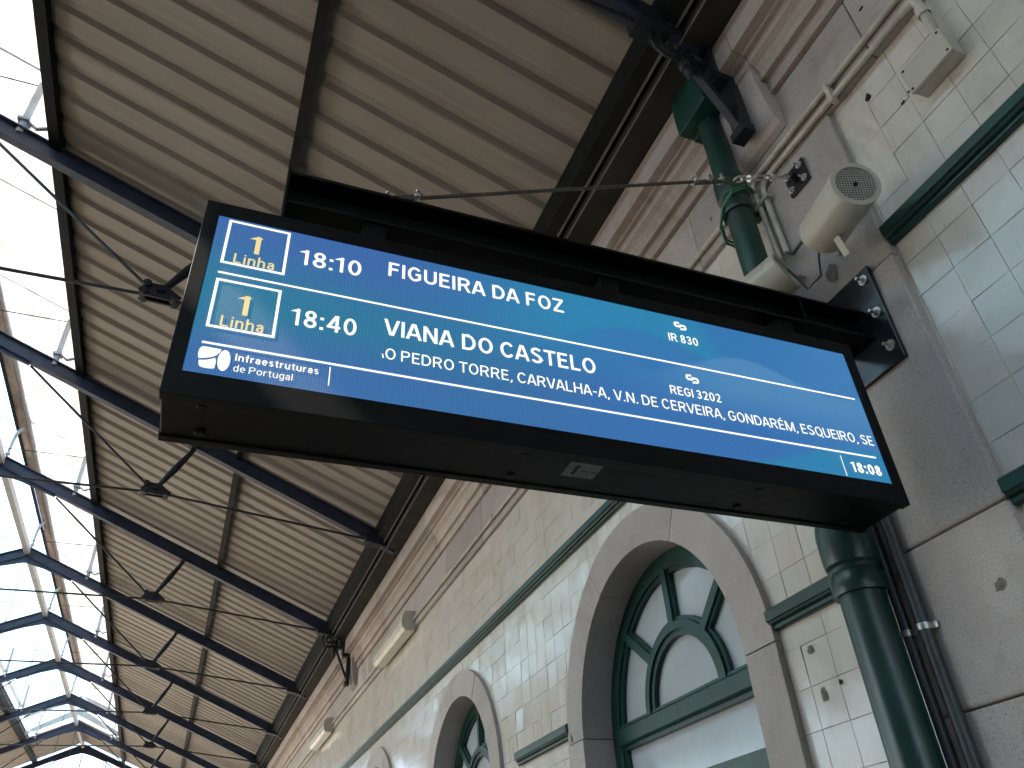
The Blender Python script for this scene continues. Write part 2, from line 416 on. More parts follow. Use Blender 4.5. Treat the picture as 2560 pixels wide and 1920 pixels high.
for k, (vis, quad, cs) in enumerate(cand):
    if k < 300 and vis > 0:
        cy = sum(q[0] for q in quad) / 4; cz = sum(q[1] for q in quad) / 4
        key = tuple(round(q[0] - cy, 4) for q in quad) + tuple(round(q[1] - cz, 4) for q in quad)
        if key not in me_std:
            tb = B(); tile_geo(tb, [(q[0] - cy, q[1] - cz) for q in quad]); me_std[key] = tb.me('tile'); me_std[key].materials.append(M['tile'])
        o = bpy.data.objects.new('tile', me_std[key]); col.objects.link(o); o.parent = wall
        o.location = (random.uniform(-.0012, .0012), cy, cz); o.rotation_euler = (random.gauss(0, .004), random.gauss(0, .0075), random.gauss(0, .009))
    elif cs is not None or vis > 0 or quad[0][1] > .5:
        tile_geo(rest, quad, random.uniform(-.0004, .0004), (random.gauss(0, .0045), random.gauss(0, .0045)))
o = part('tile_field', rest, 'tile', wall); o['kind'] = 'stuff'

# granite pilaster of stacked stones
PX = -.03
zs = [0, .62, 1.25, 2.038, 2.502, 3.43, 4.205]
for z0, z1 in zip(zs, zs[1:]):
    part('pilaster_stone', B().bbox(PX + random.uniform(-.002, .002), .2, PIL[0], PIL[1], z0 + .002, z1 - .002, .009), 'granite', wall)
# frieze stones above the tiles
fy = [Y0, -9, -5, -2.2, -1.1, -.05, 1.02, 2.2, 3.3, 4.35, 5.5, 6.5, 7.6, 8.75, 9.8, 10.9, 12.0, 13.2, 14.3, 15.5, 16.6, 17.8, 19, 20.2, 21.5, 22.8, 24, 25.3, 26.6, 28, 29.4, 30.8, 32.4, Y1]
for y0, y1 in zip(fy, fy[1:]):
    part('frieze_stone', B().bbox(PX + .004 + random.uniform(-.0015, .0015), .2, y0 + .0015, y1 - .0015, 4.207, 4.585, .006), 'granite', wall)
# cornice
CP = [(.1, 4.587), (-.03, 4.587), (-.05, 4.587), (-.05, 4.64), (-.054, 4.66), (-.082, 4.66), (-.082, 4.70), (-.10, 4.73), (-.128, 4.75), (-.128, 4.80), (-.15, 4.80), (-.155, 4.81), (-.205, 4.81), (-.205, 4.985), (.1, 4.985)]
cy = [Y0, -8, -4, -2, -.9, .3, 1.45, 1.735, 1.88, 3.1, 4.3, 5.4, 6.6, 7.7, 8.9, 10.0, 11.2, 12.4, 13.6, 14.8, 16, 17.3, 18.6, 20, 21.4, 22.8, 24.2, 25.6, 27, 28.4, 30, 32, Y1]
for y0, y1 in zip(cy, cy[1:]):
    if (y0, y1) == (1.735, 1.88): continue
    d = random.uniform(-.002, .002)
    part('cornice_stone', B().prism([(x + d if x < 0 else x, z) for x, z in CP], 'y', y0 + .002, y1 - .002), 'cornice', wall)
# corbels under the iron brackets
BY = [1.6, 10.6, 19.6]
for y in BY:
    prof = [(.05, 4.37), (-.035, 4.37), (-.06, 4.385), (-.085, 4.42), (-.098, 4.48), (-.105, 4.56), (-.115, 4.66), (-.118, 4.80), (.05, 4.80)]
    part('corbel', B().prism(prof, 'y', y - .135, y + .135), 'granite', wall)
# green mouldings
def rail(y0, y1, z0, z1, far=False):
    h = z1 - z0
    pr = [(.004, z0), (-.016, z0), (-.022, z0 + .005), (-.022, z0 + h * .17), (-.018, z0 + h * .20), (-.018, z0 + h * .25), (-.030, z0 + h * .29), (-.034, z0 + h * .36), (-.034, z0 + h * .40), (-.043, z0 + h * .44), (-.043, z1 - .007), (-.036, z1), (.004, z1)]
    return B().prism(pr, 'y', y0, y1)
ry = [-2, -.4, 1.277]
for y0, y1 in zip(ry, ry[1:]):
    part('moulding', rail(y0, y1 - .001, 3.468, 3.548), 'green', wall)
    part('moulding', rail(y0, y1 - .001, 2.478, 2.556), 'green', wall)
for y0, y1 in zip([1.77, 5.2, 8.6, 12, 16, 20, 25, 29], [5.2, 8.6, 12, 16, 20, 25, 29, Y1]):
    part('moulding', rail(y0, y1 - .002, 3.468, 3.548), 'green', wall)
for y0, y1 in [(1.77, ARC[0] - RO + .01), (ARC[0] + RO - .01, 4.99), (ARC[1] + RO - .01, ARC[2] - RO - .3), (ARC[2] + RO - .01, ARC[3] - RO - .3), (ARC[3] + RO, Y1)]:
    part('moulding', rail(y0, y1, 2.478, 2.556), 'green', wall)
# arches and windows
XW = .15
def arch_ring(bb, c, r0, r1, a0, a1, x0, x1, n=14):
    vs = []; fs = []
    for i in range(n + 1):
        a = a0 + (a1 - a0) * i / n
        for (x, r) in ((x0, r0), (x0, r1), (x1, r1), (x1, r0)): vs.append((x, c + r * math.cos(a), SPR + r * math.sin(a)))
    for i in range(n):
        for k in range(4): fs.append((i * 4 + k, i * 4 + (k + 1) % 4, i * 4 + 4 + (k + 1) % 4, i * 4 + 4 + k))
    fs += [(0, 3, 2, 1), (n * 4, n * 4 + 1, n * 4 + 2, n * 4 + 3)]
    bb.add(vs, fs)
def pane_sector(c, r0, r1, a0, a1, x, n=10):
    vs = [(x, c + r1 * math.cos(a0 + (a1 - a0) * i / n), SPR + r1 * math.sin(a0 + (a1 - a0) * i / n) + .035) for i in range(n + 1)]
    vs += [(x, c + r0 * math.cos(a1 - (a1 - a0) * i / n), SPR + r0 * math.sin(a1 - (a1 - a0) * i / n) + .035) for i in range(n + 1)]
    bb = B(); k = len(vs); bb.add(vs + [(x + .006, v[1], v[2]) for v in vs], [tuple(range(k)), tuple(range(2 * k - 1, k - 1, -1))]); return bb
for wi, c in enumerate(ARC):
    da = .0034
    for a0, a1 in ((0, 60), (60, 120), (120, 180)):
        bb = B(); arch_ring(bb, c, RI, RO, R(a0) + da, R(a1) - da, PX + random.uniform(-.002, .002), .22); part('arch_stone', bb, 'granite', wall)
    for s in (-1, 1):
        for z0, z1 in ((0, .9), (.9, 1.7), (1.7, SPR)):
            ya, yb = sorted((c + s * RI, c + s * RO))
            part('arch_stone', B().bbox(PX + random.uniform(-.002, .002), .22, ya, yb, z0 + .0015, z1 - .0015, .003), 'granite', wall)
    # frame
    fr = B(); rin = .655
    arch_ring(fr, c, rin, RI + .01, 0, math.pi, XW, XW + .06, 32); arch_ring(fr, c, rin - .022, rin, 0, math.pi, XW + .012, XW + .05, 32)
    for s in (-1, 1):
        ya, yb = sorted((c + s * rin, c + s * (RI + .01))); fr.box(XW, XW + .06, ya, yb, .1, SPR)
        ya, yb = sorted((c + s * (rin - .022), c + s * rin)); fr.box(XW + .012, XW + .05, ya, yb, .1, SPR - .06)
    win = part('window', fr, 'frame_green', wall)
    t = B(); t.prism([(XW - .012, 2.395), (XW - .004, 2.385), (XW + .05, 2.385), (XW + .05, 2.475), (XW - .004, 2.475), (XW - .012, 2.465)], 'y', c - rin - .01, c + rin + .01)
    t.box(XW + .008, XW + .05, c - rin, c + rin, 2.365, 2.385); t.box(XW + .004, XW + .05, c - rin, c + rin, 2.475, 2.49)
    part('transom', t, 'frame_green', win)
    t = B(); t.box(XW - .004, XW + .05, c - rin - .01, c + rin + .01, 2.07, 2.15); t.box(XW + .008, XW + .05, c - rin, c + rin, 2.15, 2.165); part('transom', t, 'frame_green', win)
    hub = B(); S2 = SPR
    SPR_save = SPR; SPR = 2.475
    arch_ring(hub, c, .285, .315, 0, math.pi, XW + .008, XW + .05, 22); arch_ring(hub, c, .315, .355, 0, math.pi, XW - .004, XW + .05, 22); arch_ring(hub, c, .355, .375, 0, math.pi, XW + .01, XW + .05, 22)
    SPR = SPR_save
    part('hub_ring', hub, 'frame_green', win)
    for a in (45, 90, 135):
        ca, sa = math.cos(R(a)), math.sin(R(a)); bb = B()
        p0 = (XW + .02, c + .35 * ca, 2.475 + .35 * sa); p1 = (XW + .02, c + .665 * ca, SPR + .665 * sa)
        bb.bar(p0, p1, .05, .045, side=Vector((1, 0, 0))); bb.bar((XW + .028, *p0[1:]), (XW + .028, *p1[1:]), .04, .072, side=Vector((1, 0, 0)))
        part('glazing_bar', bb, 'frame_green', win)
    for a0, a1 in ((0, 45), (45, 90), (90, 135), (135, 180)):
        part('pane', pane_sector(c, .36, .66, R(a0), R(a1), XW + .036), 'pane', win)
    part('pane', pane_sector(c, .001, .30, 0, math.pi, XW + .036, 20), 'pane', win)
    part('pane', B().box(XW + .036, XW + .042, c - .65, c + .65, 2.15, 2.385), 'pane', win)
    part('pane', B().box(XW + .036, XW + .042, c - .65, c + .65, .15, 2.07), 'pane', win)
    part('window_rear', B().box(.30, .32, c - .83, c + .83, 0, 3.3), 'dark_in', win)
# chips and plugs in stone and tile
def chip(y, z, s, x=-.0015, mat='chip', el=1.0):
    n = 11; vs = [(x - .001, y, z)]
    ph = random.random() * 6
    for k in range(n):
        a = 2 * math.pi * k / n; r_ = s * (.65 + .5 * random.random()); vs.append((x, y + r_ * math.cos(a), z + r_ * el * math.sin(a)))
    part('chip', B().add(vs, [(0, k + 1, (k + 1) % n + 1) for k in range(n)]), mat, wall)
for y, z, s, x, mat, el in [(.97, 4.45, .012, -.0285, 'hole', .8), (1.335, 3.655, .010, -.003, 'hole', 2), (1.247, 3.73, .010, -.003, 'hole', 2), (2.2, 2.37, .016, -.003, 'chip', 1), (2.19, 2.215, .015, -.003, 'chip', 1.6), (2.1, 2.235, .010, -.003, 'hole', 1),
                            (1.53, 3.555, .035, -.0315, 'chip', 1.5), (1.46, 3.60, .012, -.0315, 'chip', 1.4), (1.63, 3.47, .018, -.0315, 'chip', 1.3), (1.40, 2.30, .02, -.0315, 'chip', 1), (1.35, 2.02, .045, -.0315, 'chip', .5), (1.02, 3.93, .011, -.003, 'hole', .7), (.985, 3.945, .006, -.003, 'hole', 1),
                            (.62, 2.93, .012, -.003, 'chip', 1), (1.12, 4.10, .014, -.003, 'hole', 1.6), (2.05, 2.55, .006, -.003, 'hole', 1), (4.15, 2.47, .012, -.0315, 'chip', 2), (1.9, 4.36, .016, -.0285, 'chip', 1.5), (2.05, 4.40, .012, -.0285, 'chip', 1.3)]:
    chip(y, z, s, x, mat, el)

# ------------------------------------------------------------------ roof
SL = .4387; AP = (-4.84, 7.10)
def rz(x): return AP[1] - SL * abs(x - AP[0])
def mir(x): return 2 * AP[0] - x
ca = math.cos(math.atan(SL)); sa = math.sin(math.atan(SL))
roof = thing('canopy_roof', 'corrugated beige sheet roof on dark purlins over the platform', 'roof')
SO = .11
def sheet_mesh(xa, xb_, name='roof_sheet', side=1):
    pit = .2393; pr = []
    for k in range(4):
        y = k * pit
        pr += [(y, 0), (y + .130, 0), (y + .158, .033), (y + .202, .033), (y + .230, 0)]
    pr += [(4 * pit + .012, 0), (4 * pit + .012, -.003)]
    pr[0] = (0, -.003); pr.insert(1, (.03, -.0005))
    vs = [(x, y, rz(x) + SO + z) for x in (xa, xb_) for y, z in pr]; n = len(pr)
    bb = B(); bb.add(vs, [(i, i + 1, n + i + 1, n + i) for i in range(n - 1)])
    me = bb.me(name); me.materials.append(M['sheet']); return me
SW = .957
me_r = sheet_mesh(-3.70, -.015); me_l = sheet_mesh(mir(-3.70), mir(.1))
me_ru = sheet_mesh(-4.86, -3.70); me_lu = sheet_mesh(mir(-3.70), -4.82)
YL = 25.2
k = -16
while 1.78 + k * SW < 28.0:
    y = 1.78 + k * SW
    for me in [me_r, me_l] + ([me_ru, me_lu] if y > YL - .2 else []):
        o = part('roof_sheet', me, None, roof); o.location = (0, y, random.uniform(-.002, .002))
    k += 1
YE0, YE1 = -13.5, 28.7
def purl(x0, x1, z0, z1, y0=YE0, y1=YE1, mat='purlin', name='purlin'):
    xm = (x0 + x1) / 2
    b_ = B().add([(x, y, rz(x) + dz) for y in (y0, y1) for x, dz in ((x0, z0), (x1, z0), (x1, z1), (x0, z1))], [(0, 1, 2, 3), (7, 6, 5, 4), (0, 4, 5, 1), (1, 5, 6, 2), (2, 6, 7, 3), (3, 7, 4, 0)])
    return part(name, b_, mat, roof)
for f in (lambda x: x, mir):
    xs = sorted((f(-3.678), f(-3.595))); purl(xs[0], xs[1], 0, SO + .12)
    xs = sorted((f(-1.985), f(-1.925))); purl(xs[0], xs[1], .0, SO - .004)
    xs = sorted((f(-.46), f(-.385))); purl(xs[0], xs[1], -.09, SO - .004, name='eave_beam')
    if f is not mir: purl(-.395, -.385, -.097, -.085, mat='lip', name='eave_lip')
part('ridge_beam', B().bbox(-4.885, -4.81, YE0, YE1, 7.0, 7.06, .004).box(-4.865, -4.825, YE0, YE1, 7.06, 7.13), 'white_steel', roof)
# lantern
lan = thing('roof_lantern', 'translucent glazed ridge lantern raised on pale posts above the roof', 'skylight')
LR = 7.72; LEX = -3.55
def lz(x): return LR - SL * abs(x - AP[0])
yy = YE0; i = 0
while yy < YL - .1:
    y1_ = min(yy + 1.5, YL)
    for f, mt in ((lambda x: x, 'glass_r'), (mir, 'glass_l')):
        xa, xb_ = f(-4.80), f(LEX)
        b_ = B().add([(xa, yy + .006, lz(xa)), (xb_, yy + .006, lz(xb_)), (xb_, y1_ - .006, lz(xb_)), (xa, y1_ - .006, lz(xa)), (xa, yy + .006, lz(xa) + .004), (xb_, yy + .006, lz(xb_) + .004), (xb_, y1_ - .006, lz(xb_) + .004), (xa, y1_ - .006, lz(xa) + .004)], [(0, 3, 2, 1), (4, 5, 6, 7)])
        part('glazing_panel', b_, mt, lan)
        part('panel_joint', B().bar((xa, y1_, lz(xa) + .012), (xb_, y1_, lz(xb_) + .012), .016, .022), 'white_steel', lan)
    yy += 1.5
# weathered ridge board of short planks
yy = YE0
while yy < 22.5:
    l = random.uniform(.9, 1.8); dz = random.uniform(-.006, .006)
    x0 = -4.83 + random.uniform(-.012, .012)
    part('ridge_plank', B().prism([(x0, LR - .05 + dz), (-4.70, LR - .085 + dz), (-4.70, LR - .055 + dz), (x0, LR - .015 + dz)], 'y', yy, min(yy + l, 22.6) - .01), 'ridge_wood', lan)
    yy += l
part('ridge_batten', B().box(-4.700, -4.665, YE0, 22.6, LR - .105, LR - .07), 'white_steel', lan)
part('ridge_batten', B().box(-4.735, -4.705, YE0, 22.6, LR - .115, LR - .09), 'ridge_wood', lan)
part('ridge_batten', B().box(-4.875, -4.84, YE0, 22.6, LR - .06, LR - .02), 'purlin', lan)
for f in (lambda x: x, mir):
    x0, x1 = sorted((f(-3.62), f(-3.57))); part('lantern_rail', B().box(x0, x1, YE0, YL, lz(-3.6) - .07, lz(-3.6) - .01), 'white_steel', lan)
part('end_board', B().prism([(mir(LEX), lz(LEX) + .03), (AP[0], LR + .03), (LEX, lz(LEX) + .03), (LEX, lz(LEX) - .09), (AP[0], LR - .10), (mir(LEX), lz(LEX) - .09)], 'y', YL, YL + .03), 'white_steel', lan)
part('end_board', B().prism([(mir(-3.6), rz(-3.6) + .18), (AP[0], AP[1] + .30), (-3.6, rz(-3.6) + .18), (-3.6, rz(-3.6) + .08), (AP[0], AP[1] + .12), (mir(-3.6), rz(-3.6) + .08)], 'y', YL + .06, YL + .09), 'white_steel', lan)
TY = [1.6 + 3.0 * n for n in range(10)]
for n, y in enumerate(TY):
    if n in (0, 9): continue
    for f in (lambda x: x, mir):
        x = f(-3.9); s = 1 if f(1) == 1 else -1
        b_ = B().tube([(x, y, rz(x) - .02), (x, y, lz(x) - .04)], .028, 10)
        b_.lathe([(.03, 0), (.03, .03)], (x, y, rz(x) + .13), (0, 0, 1), 8).box(x - .04, x + .04, y - .045, y + .045, rz(x) + .10, rz(x) + .125)
        part('lantern_post', b_, 'white_steel', lan)
        part('post_brace', B().bar((x + s * .035, y + .01, rz(x) + .12), (x + s * .09, y + .01, rz(x) + .075), .03, .014).bar((x + s * .09, y + .01, rz(x) + .075), (x + s * .30, y + .01, rz(x) + .18), .028, .014), 'white_steel', lan)
        part('tie_wire', B().tube([(x, y, lz(x) - .06), (AP[0], y, lz(x) - .055)], .0055, 6), 'iron', lan)
    if y < 23:
        pts = [(AP[0] + .02, y + .03, 7.14), (AP[0] + .02, y + .04, 7.36), (AP[0] + .035, y + .05, 7.52), (AP[0] + .075, y + .06, 7.60), (AP[0] + .13, y + .06, 7.63)]
        b_ = B().tube(pts, .02, 8, taper=[.013, .022, .024, .022, .018]); b_.lathe([(.03, 0), (.03, .035)], (AP[0] + .02, y + .03, 7.17), (0, 0, 1), 8)
        part('ridge_strut', b_, 'white_steel', lan)

# trusses
GT = 'iron trusses in a row under the roof'
tl = ['iron roof truss above the scrolled bracket nearest the top of the picture',
      'iron roof truss whose right half runs behind the departure board',
      'iron roof truss crossing just below the departure board, first with its gutter shoe in view',
      'iron roof truss meeting the scrolled bracket below the departure board',
      'iron roof truss next beyond the scrolled bracket truss below the board',
      'second iron roof truss beyond the one on the lower scrolled bracket',
      'iron roof truss at the far lower scrolled bracket, three beyond the nearer bracket truss',
      'iron roof truss third from the far gable, under the last of the lantern',
      'iron roof truss second from the far gable, against the solid ridge sheeting',
      'farthest iron truss standing against white sky at the gable end']
NODE = (-2.68, 5.385); FT = (-.19, 5.06)
def make_truss():
    t = thing('roof_truss', tl[0], 'truss', group=GT)
    pr = lambda x, d: (x, 0, rz(x) + d)
    for f in (lambda x: x, mir):
        a = Vector(pr(AP[0], -.05)); e = Vector(pr(f(-.24), -.05)); b_ = B()
        up = Vector((sa * (1 if f(1) == 1 else -1), 0, ca))
        if f(1) != 1: up = Vector((-sa, 0, ca))
        for d, w_, h_ in ((.068, .08, .012), (-.068, .08, .012), (0, .012, .126)):
            b_.bar(a + up * d, e + up * d, w_, h_)
        part('rafter', b_, 'rafter', t)
        nx, nz = f(NODE[0]), NODE[1]
        sx = f(-2.40); top = Vector((sx, 0, rz(sx) - .11))
        b_ = B().tube([(nx, 0, nz + .03), (nx + (sx - nx) * .12, 0, nz + (top.z - nz) * .15), ((nx + sx) / 2, 0, (nz + top.z) / 2), (nx + (sx - nx) * .9, 0, nz + (top.z - nz) * .88), (sx, 0, top.z + .02)], .03, 10, taper=[.022, .024, .036, .024, .03])
        b_.box(sx - .06, sx + .06, -.035, .035, top.z, top.z + .03)
        part('strut', b_, 'iron', t)
        s = 1 if f(1) == 1 else -1
        b_ = B()
        for yy_ in (-.028, .028):
            b_.prism([(nx - s * .10, nz + .07), (nx - s * .13, nz - .045), (nx + s * .10, nz - .06), (nx + s * .15, nz - .02), (nx + s * .04, nz + .06)][::s], 'y', yy_ - .008, yy_ + .008)
        for dx, dz in ((-.085, .05), (-.10, -.02), (.10, -.03), (.0, .02)): b_.lathe([(0, -.055), (.03, -.055), (.03, .055), (0, .055)], (nx + s * dx, 0, nz + dz), (0, 1, 0), 10)
        part('node_casting', b_, 'iron', t)
        part('tie_rod', B().tube([(nx - s * .085, 0, nz + .05), (f(-4.10), 0, rz(-4.10) - .16)], .0125, 8), 'iron', t)
        part('tie_rod', B().tube([(nx + s * .10, 0, nz - .03), (f(-.56), 0, 5.10)], .0125, 8), 'iron', t)
        # shoe at the foot
        fx = f(-.2)
        part('shoe', B().prism([(f(-.58), 5.135), (f(-.58), 5.06), (f(-.20), 4.985), (f(-.20), 5.15), (f(-.42), 5.23)][::s], 'y', -.06, .06), 'iron', t)
        # haunch plate at the apex
        part('apex_plate', B().prism([(AP[0], 7.02), (AP[0], 6.87), (f(-4.55), 6.79), (f(-4.12), rz(-4.12) - .165), (f(-4.12), rz(-4.12) - .12)][::s], 'y', -.012, .012), 'rafter', t)
    part('tie_rod', B().tube([(NODE[0] - .10, 0, NODE[1] - .02), (AP[0], 0, NODE[1] - .035), (mir(NODE[0]) + .10, 0, NODE[1] - .02)], .0125, 8), 'iron', t)
    part('hanger_rod', B().tube([(AP[0], 0, 6.88), (AP[0], 0, NODE[1] - .03)], .006, 6), 'iron', t)
    return t
tr0 = make_truss()
tr0.location = (0, TY[0], 0)
for n in range(1, 10):
    c_ = copy_tree(tr0, (0, TY[n] - TY[0], 0)); c_['label'] = tl[n]
# gable mullions at the far end
gs = thing('gable_screen', 'thin mullions of the open far gable under the last truss', 'gable screen')
for i in range(-6, 7):
    x = AP[0] + i * .72; part('mullion', B().bar((x, TY[9] + .1, rz(x) - .1), (x, TY[9] + .1, 3.0), .03 if i == 0 else .016, .03), 'white_steel', gs)
part('bottom_rail', B().box(AP[0] - 4.6, AP[0] + 4.6, TY[9] + .08, TY[9] + .12, 2.95, 3.05), 'white_steel', gs)
# left-hand columns carrying the far eave
lc = ['slim iron column under the far eave nearest the camera', 'slim iron column under the far eave, middle one', 'slim iron column under the far eave, farthest away']
for i, y in enumerate((1.6, 10.6, 19.6)):
    t = thing('iron_column', lc[i], 'column', group='columns under the far eave'); t.location = (mir(-.3), y, 0)
    part('shaft', B().lathe([(.11, -.05), (.11, .4), (.075, .5), (.06, 4.6), (.1, 4.75), (.1, 4.98)], (0, 0, 0), (0, 0, 1), 16), 'iron', t)

# gutter
gt = thing('gutter', 'dark box gutter running along the top of the stone cornice', 'gutter')
part('trough', B().prism([(-.195, 5.16), (-.195, 4.997), (-.355, 4.997), (-.355, 5.10), (-.349, 5.10), (-.349, 5.003), (-.201, 5.003), (-.201, 5.16)], 'y', YE0, 30), 'gutter', gt)
part('lip', B().bbox(-.362, -.3555, YE0, 30, 4.990, 5.004, .002), 'lip', gt)

# ------------------------------------------------------------------ scrolled iron brackets
def make_bracket():
    t = thing('scroll_bracket', 'x', 'bracket', group='scrolled brackets under the roof trusses')
    part('post', B().bbox(-.236, -.207, -.05, .04, 4.79, 4.994, .004).bbox(-.165, -.1185, -.045, .035, 4.42, 4.80, .004).box(-.225, -.12, -.046, .036, 4.765, 4.805).box(-.18, -.118, -.05, .04, 4.40, 4.45), 'iron', t)
    part('brace', B().bar((-.135, 0, 4.44), (-.325, 0, 4.875), .036, .03), 'iron', t)
    part('cross_bar', B().bbox(-.37, -.12, -.024, .024, 4.87, 4.90, .004), 'iron', t)
    b_ = B(); cx, cz, r_ = -.405, 4.985, .10
    b_.tube([(cx + r_ * math.cos(a * math.pi / 14), 0, cz + r_ * math.sin(a * math.pi / 14)) for a in range(29)], .012, 8, False)
    for sgn, ph in ((1, .3), (-1, 2.4), (1, 4.4)):
        pts = []
        for q in range(22):
            rr = .075 * (1 - q / 26); a = ph + sgn * q * .42; pts.append((cx + .012 * math.cos(ph) + rr * math.cos(a), 0, cz + .012 * math.sin(ph) + rr * math.sin(a)))
        b_.tube(pts, .009, 7)
    b_.tube([(-.285 + .048 * math.cos(a * math.pi / 10), 0, 4.948 + .048 * math.sin(a * math.pi / 10)) for a in range(21)], .010, 8, False)
    part('scroll_ring', b_, 'iron', t)
    b_ = B()
    for pts in ([(-.17, 0, 4.905), (-.22, 0, 4.93), (-.27, 0, 4.97), (-.275, 0, 5.03), (-.235, 0, 5.05), (-.215, 0, 5.01), (-.235, 0, 4.985)], [(-.30, 0, 4.905), (-.31, 0, 4.93), (-.285, 0, 4.95), (-.255, 0, 4.93)]):
        b_.tube(pts, .010, 7)
    part('scroll', b_, 'iron', t)
    part('pendant', B().lathe([(0, 0), (.022, .004), (.034, .02), (.034, .03), (.024, .04), (.026, .06), (.022, .085), (.006, .125), (0, .13)], (-.345, 0, 4.872), (0, 0, -1), 14), 'iron', t)
    return t
br0 = make_bracket(); br0.location = (0, BY[0], 0); br0['label'] = 'large scrolled iron bracket at top right beside the green downpipe'
for n, lab in ((1, 'scrolled iron bracket seen beyond the departure board, above the nearer strip lamp'), (2, 'small distant scrolled iron bracket at the lower edge of the picture')):
    c_ = copy_tree(br0, (0, BY[n] - BY[0], 0)); c_['label'] = lab

# ------------------------------------------------------------------ downpipe
dp = thing('downpipe', 'thick dark green cast iron downpipe beside the granite pilaster', 'drainpipe')
dx, dy, dr = -.128, 1.778, .070; ur = .057
part('pipe', B().tube([(dx, dy, 0), (dx, dy, 2.60)], dr, 28), 'green', dp)
part('pipe', B().tube([(dx, dy, 2.60), (dx, dy, 4.76)], ur, 28), 'green', dp)
for z, dr in ((.9, .070), (2.40, .070), (4.10, .057)):
    b_ = B().lathe([(dr, 0), (dr + .012, .0), (dr + .014, .012), (dr + .012, .06), (dr + .004, .072), (dr + .004, .085), (dr + .013, .095), (dr + .016, .115), (dr + .016, .2), (dr + .010, .235), (dr - .016, .245)], (dx, dy, z), (0, 0, 1), 28)
    b_.box(dx + .03, -.0, dy - .03, dy + .03, z + .02, z + .06)
    part('collar', b_, 'green', dp)
part('hopper', B().bbox(-.238, -.09, 1.655, 1.885, 4.735, 4.99, .005), 'green', dp)
b_ = B()
for x0, x1, z0, z1 in ((-.20, -.05, 4.82, 4.97), (-.17, -.05, 4.70, 4.80), (-.11, -.05, 4.655, 4.69), (-.08, -.05, 4.60, 4.645)):
    b_.bbox(x0, x1, dy - .052, dy + .091, z0, z1, .003)
part('backing_box', b_, 'green', dp)
lp_ = [(-.045, 1.735, 4.245), (-.12, 1.705, 4.22), (-.178, 1.725, 4.19), (-.200, 1.78, 4.14), (-.19, 1.835, 4.08), (-.15, 1.868, 4.03), (-.09, 1.875, 4.03), (-.045, 1.885, 4.10), (-.04, 1.905, 4.24)]
cl_ = part('cable_loop', B().tube(lp_, .006, 7), 'cable_green')
part('second_strand', B().tube([(x - .004, y + .004, z - .016) for x, y, z in lp_], .006, 7), 'cable_green', cl_)
tag(cl_, 'thin bright green cables looped around the green downpipe', 'cable')

# ------------------------------------------------------------------ departure board
SX0, SX1, SZ0, SZ1, SY, SD = -2.163, -.224, 2.522, 3.088, 1.418, .195
db = thing('departure_board', 'black hanging LED departure board with blue screen listing two trains', 'sign')
b_ = B()
bx0, bx1, bz0, bz1 = -2.131, -.258, 2.583, 3.048
# front bezel ring
b_.bbox(SX0, SX1, SY, SY + .03, bz1, SZ1, .002); b_.bbox(SX0, SX1, SY, SY + .03, SZ0, bz0, .002)
b_.bbox(SX0, bx0, SY, SY + .03, bz0 - .003, bz1 + .003, .0015); b_.bbox(bx1, SX1, SY, SY + .03, bz0 - .003, bz1 + .003, .0015)
part('bezel', b_, 'black', db)
part('housing', B().bbox(SX0 + .003, SX1 - .003, SY + .0305, SY + SD - .026, SZ0 + .004, SZ1 - .003, .003), 'black', db)
part('rear_frame', B().bbox(SX0, SX1, SY + SD - .024, SY + SD, SZ0, SZ1, .002), 'black', db)
for x in (-2.08, -1.36, -.70, -.33):
    for y in (1.455, 1.56):
        part('cover_screw', B().lathe([(0, .006), (.009, .006), (.012, .003), (.012, 0)], (x, y, SZ0 + .004), (0, 0, -1), 12), 'black', db)
st = part('sticker', B().box(-1.242, -1.156, 1.457, 1.525, SZ0 + .0025, SZ0 + .0038), 'sticker', db)
b_ = B(); z = SZ0 + .0018
b_.add([(-1.222, 1.513, z), (-1.212, 1.513, z), (-1.212, 1.476, z), (-1.222, 1.476, z)], [(0, 1, 2, 3)]); b_.add([(-1.228, 1.478, z), (-1.206, 1.478, z), (-1.217, 1.464, z)], [(0, 1, 2)])
for x0, x1 in ((-1.202, -1.190), (-1.188, -1.180), (-1.174, -1.160)): b_.box(x0, x1, 1.489, 1.4935, z, z + .0002)
part('printed_arrow', b_, 'hole', st)
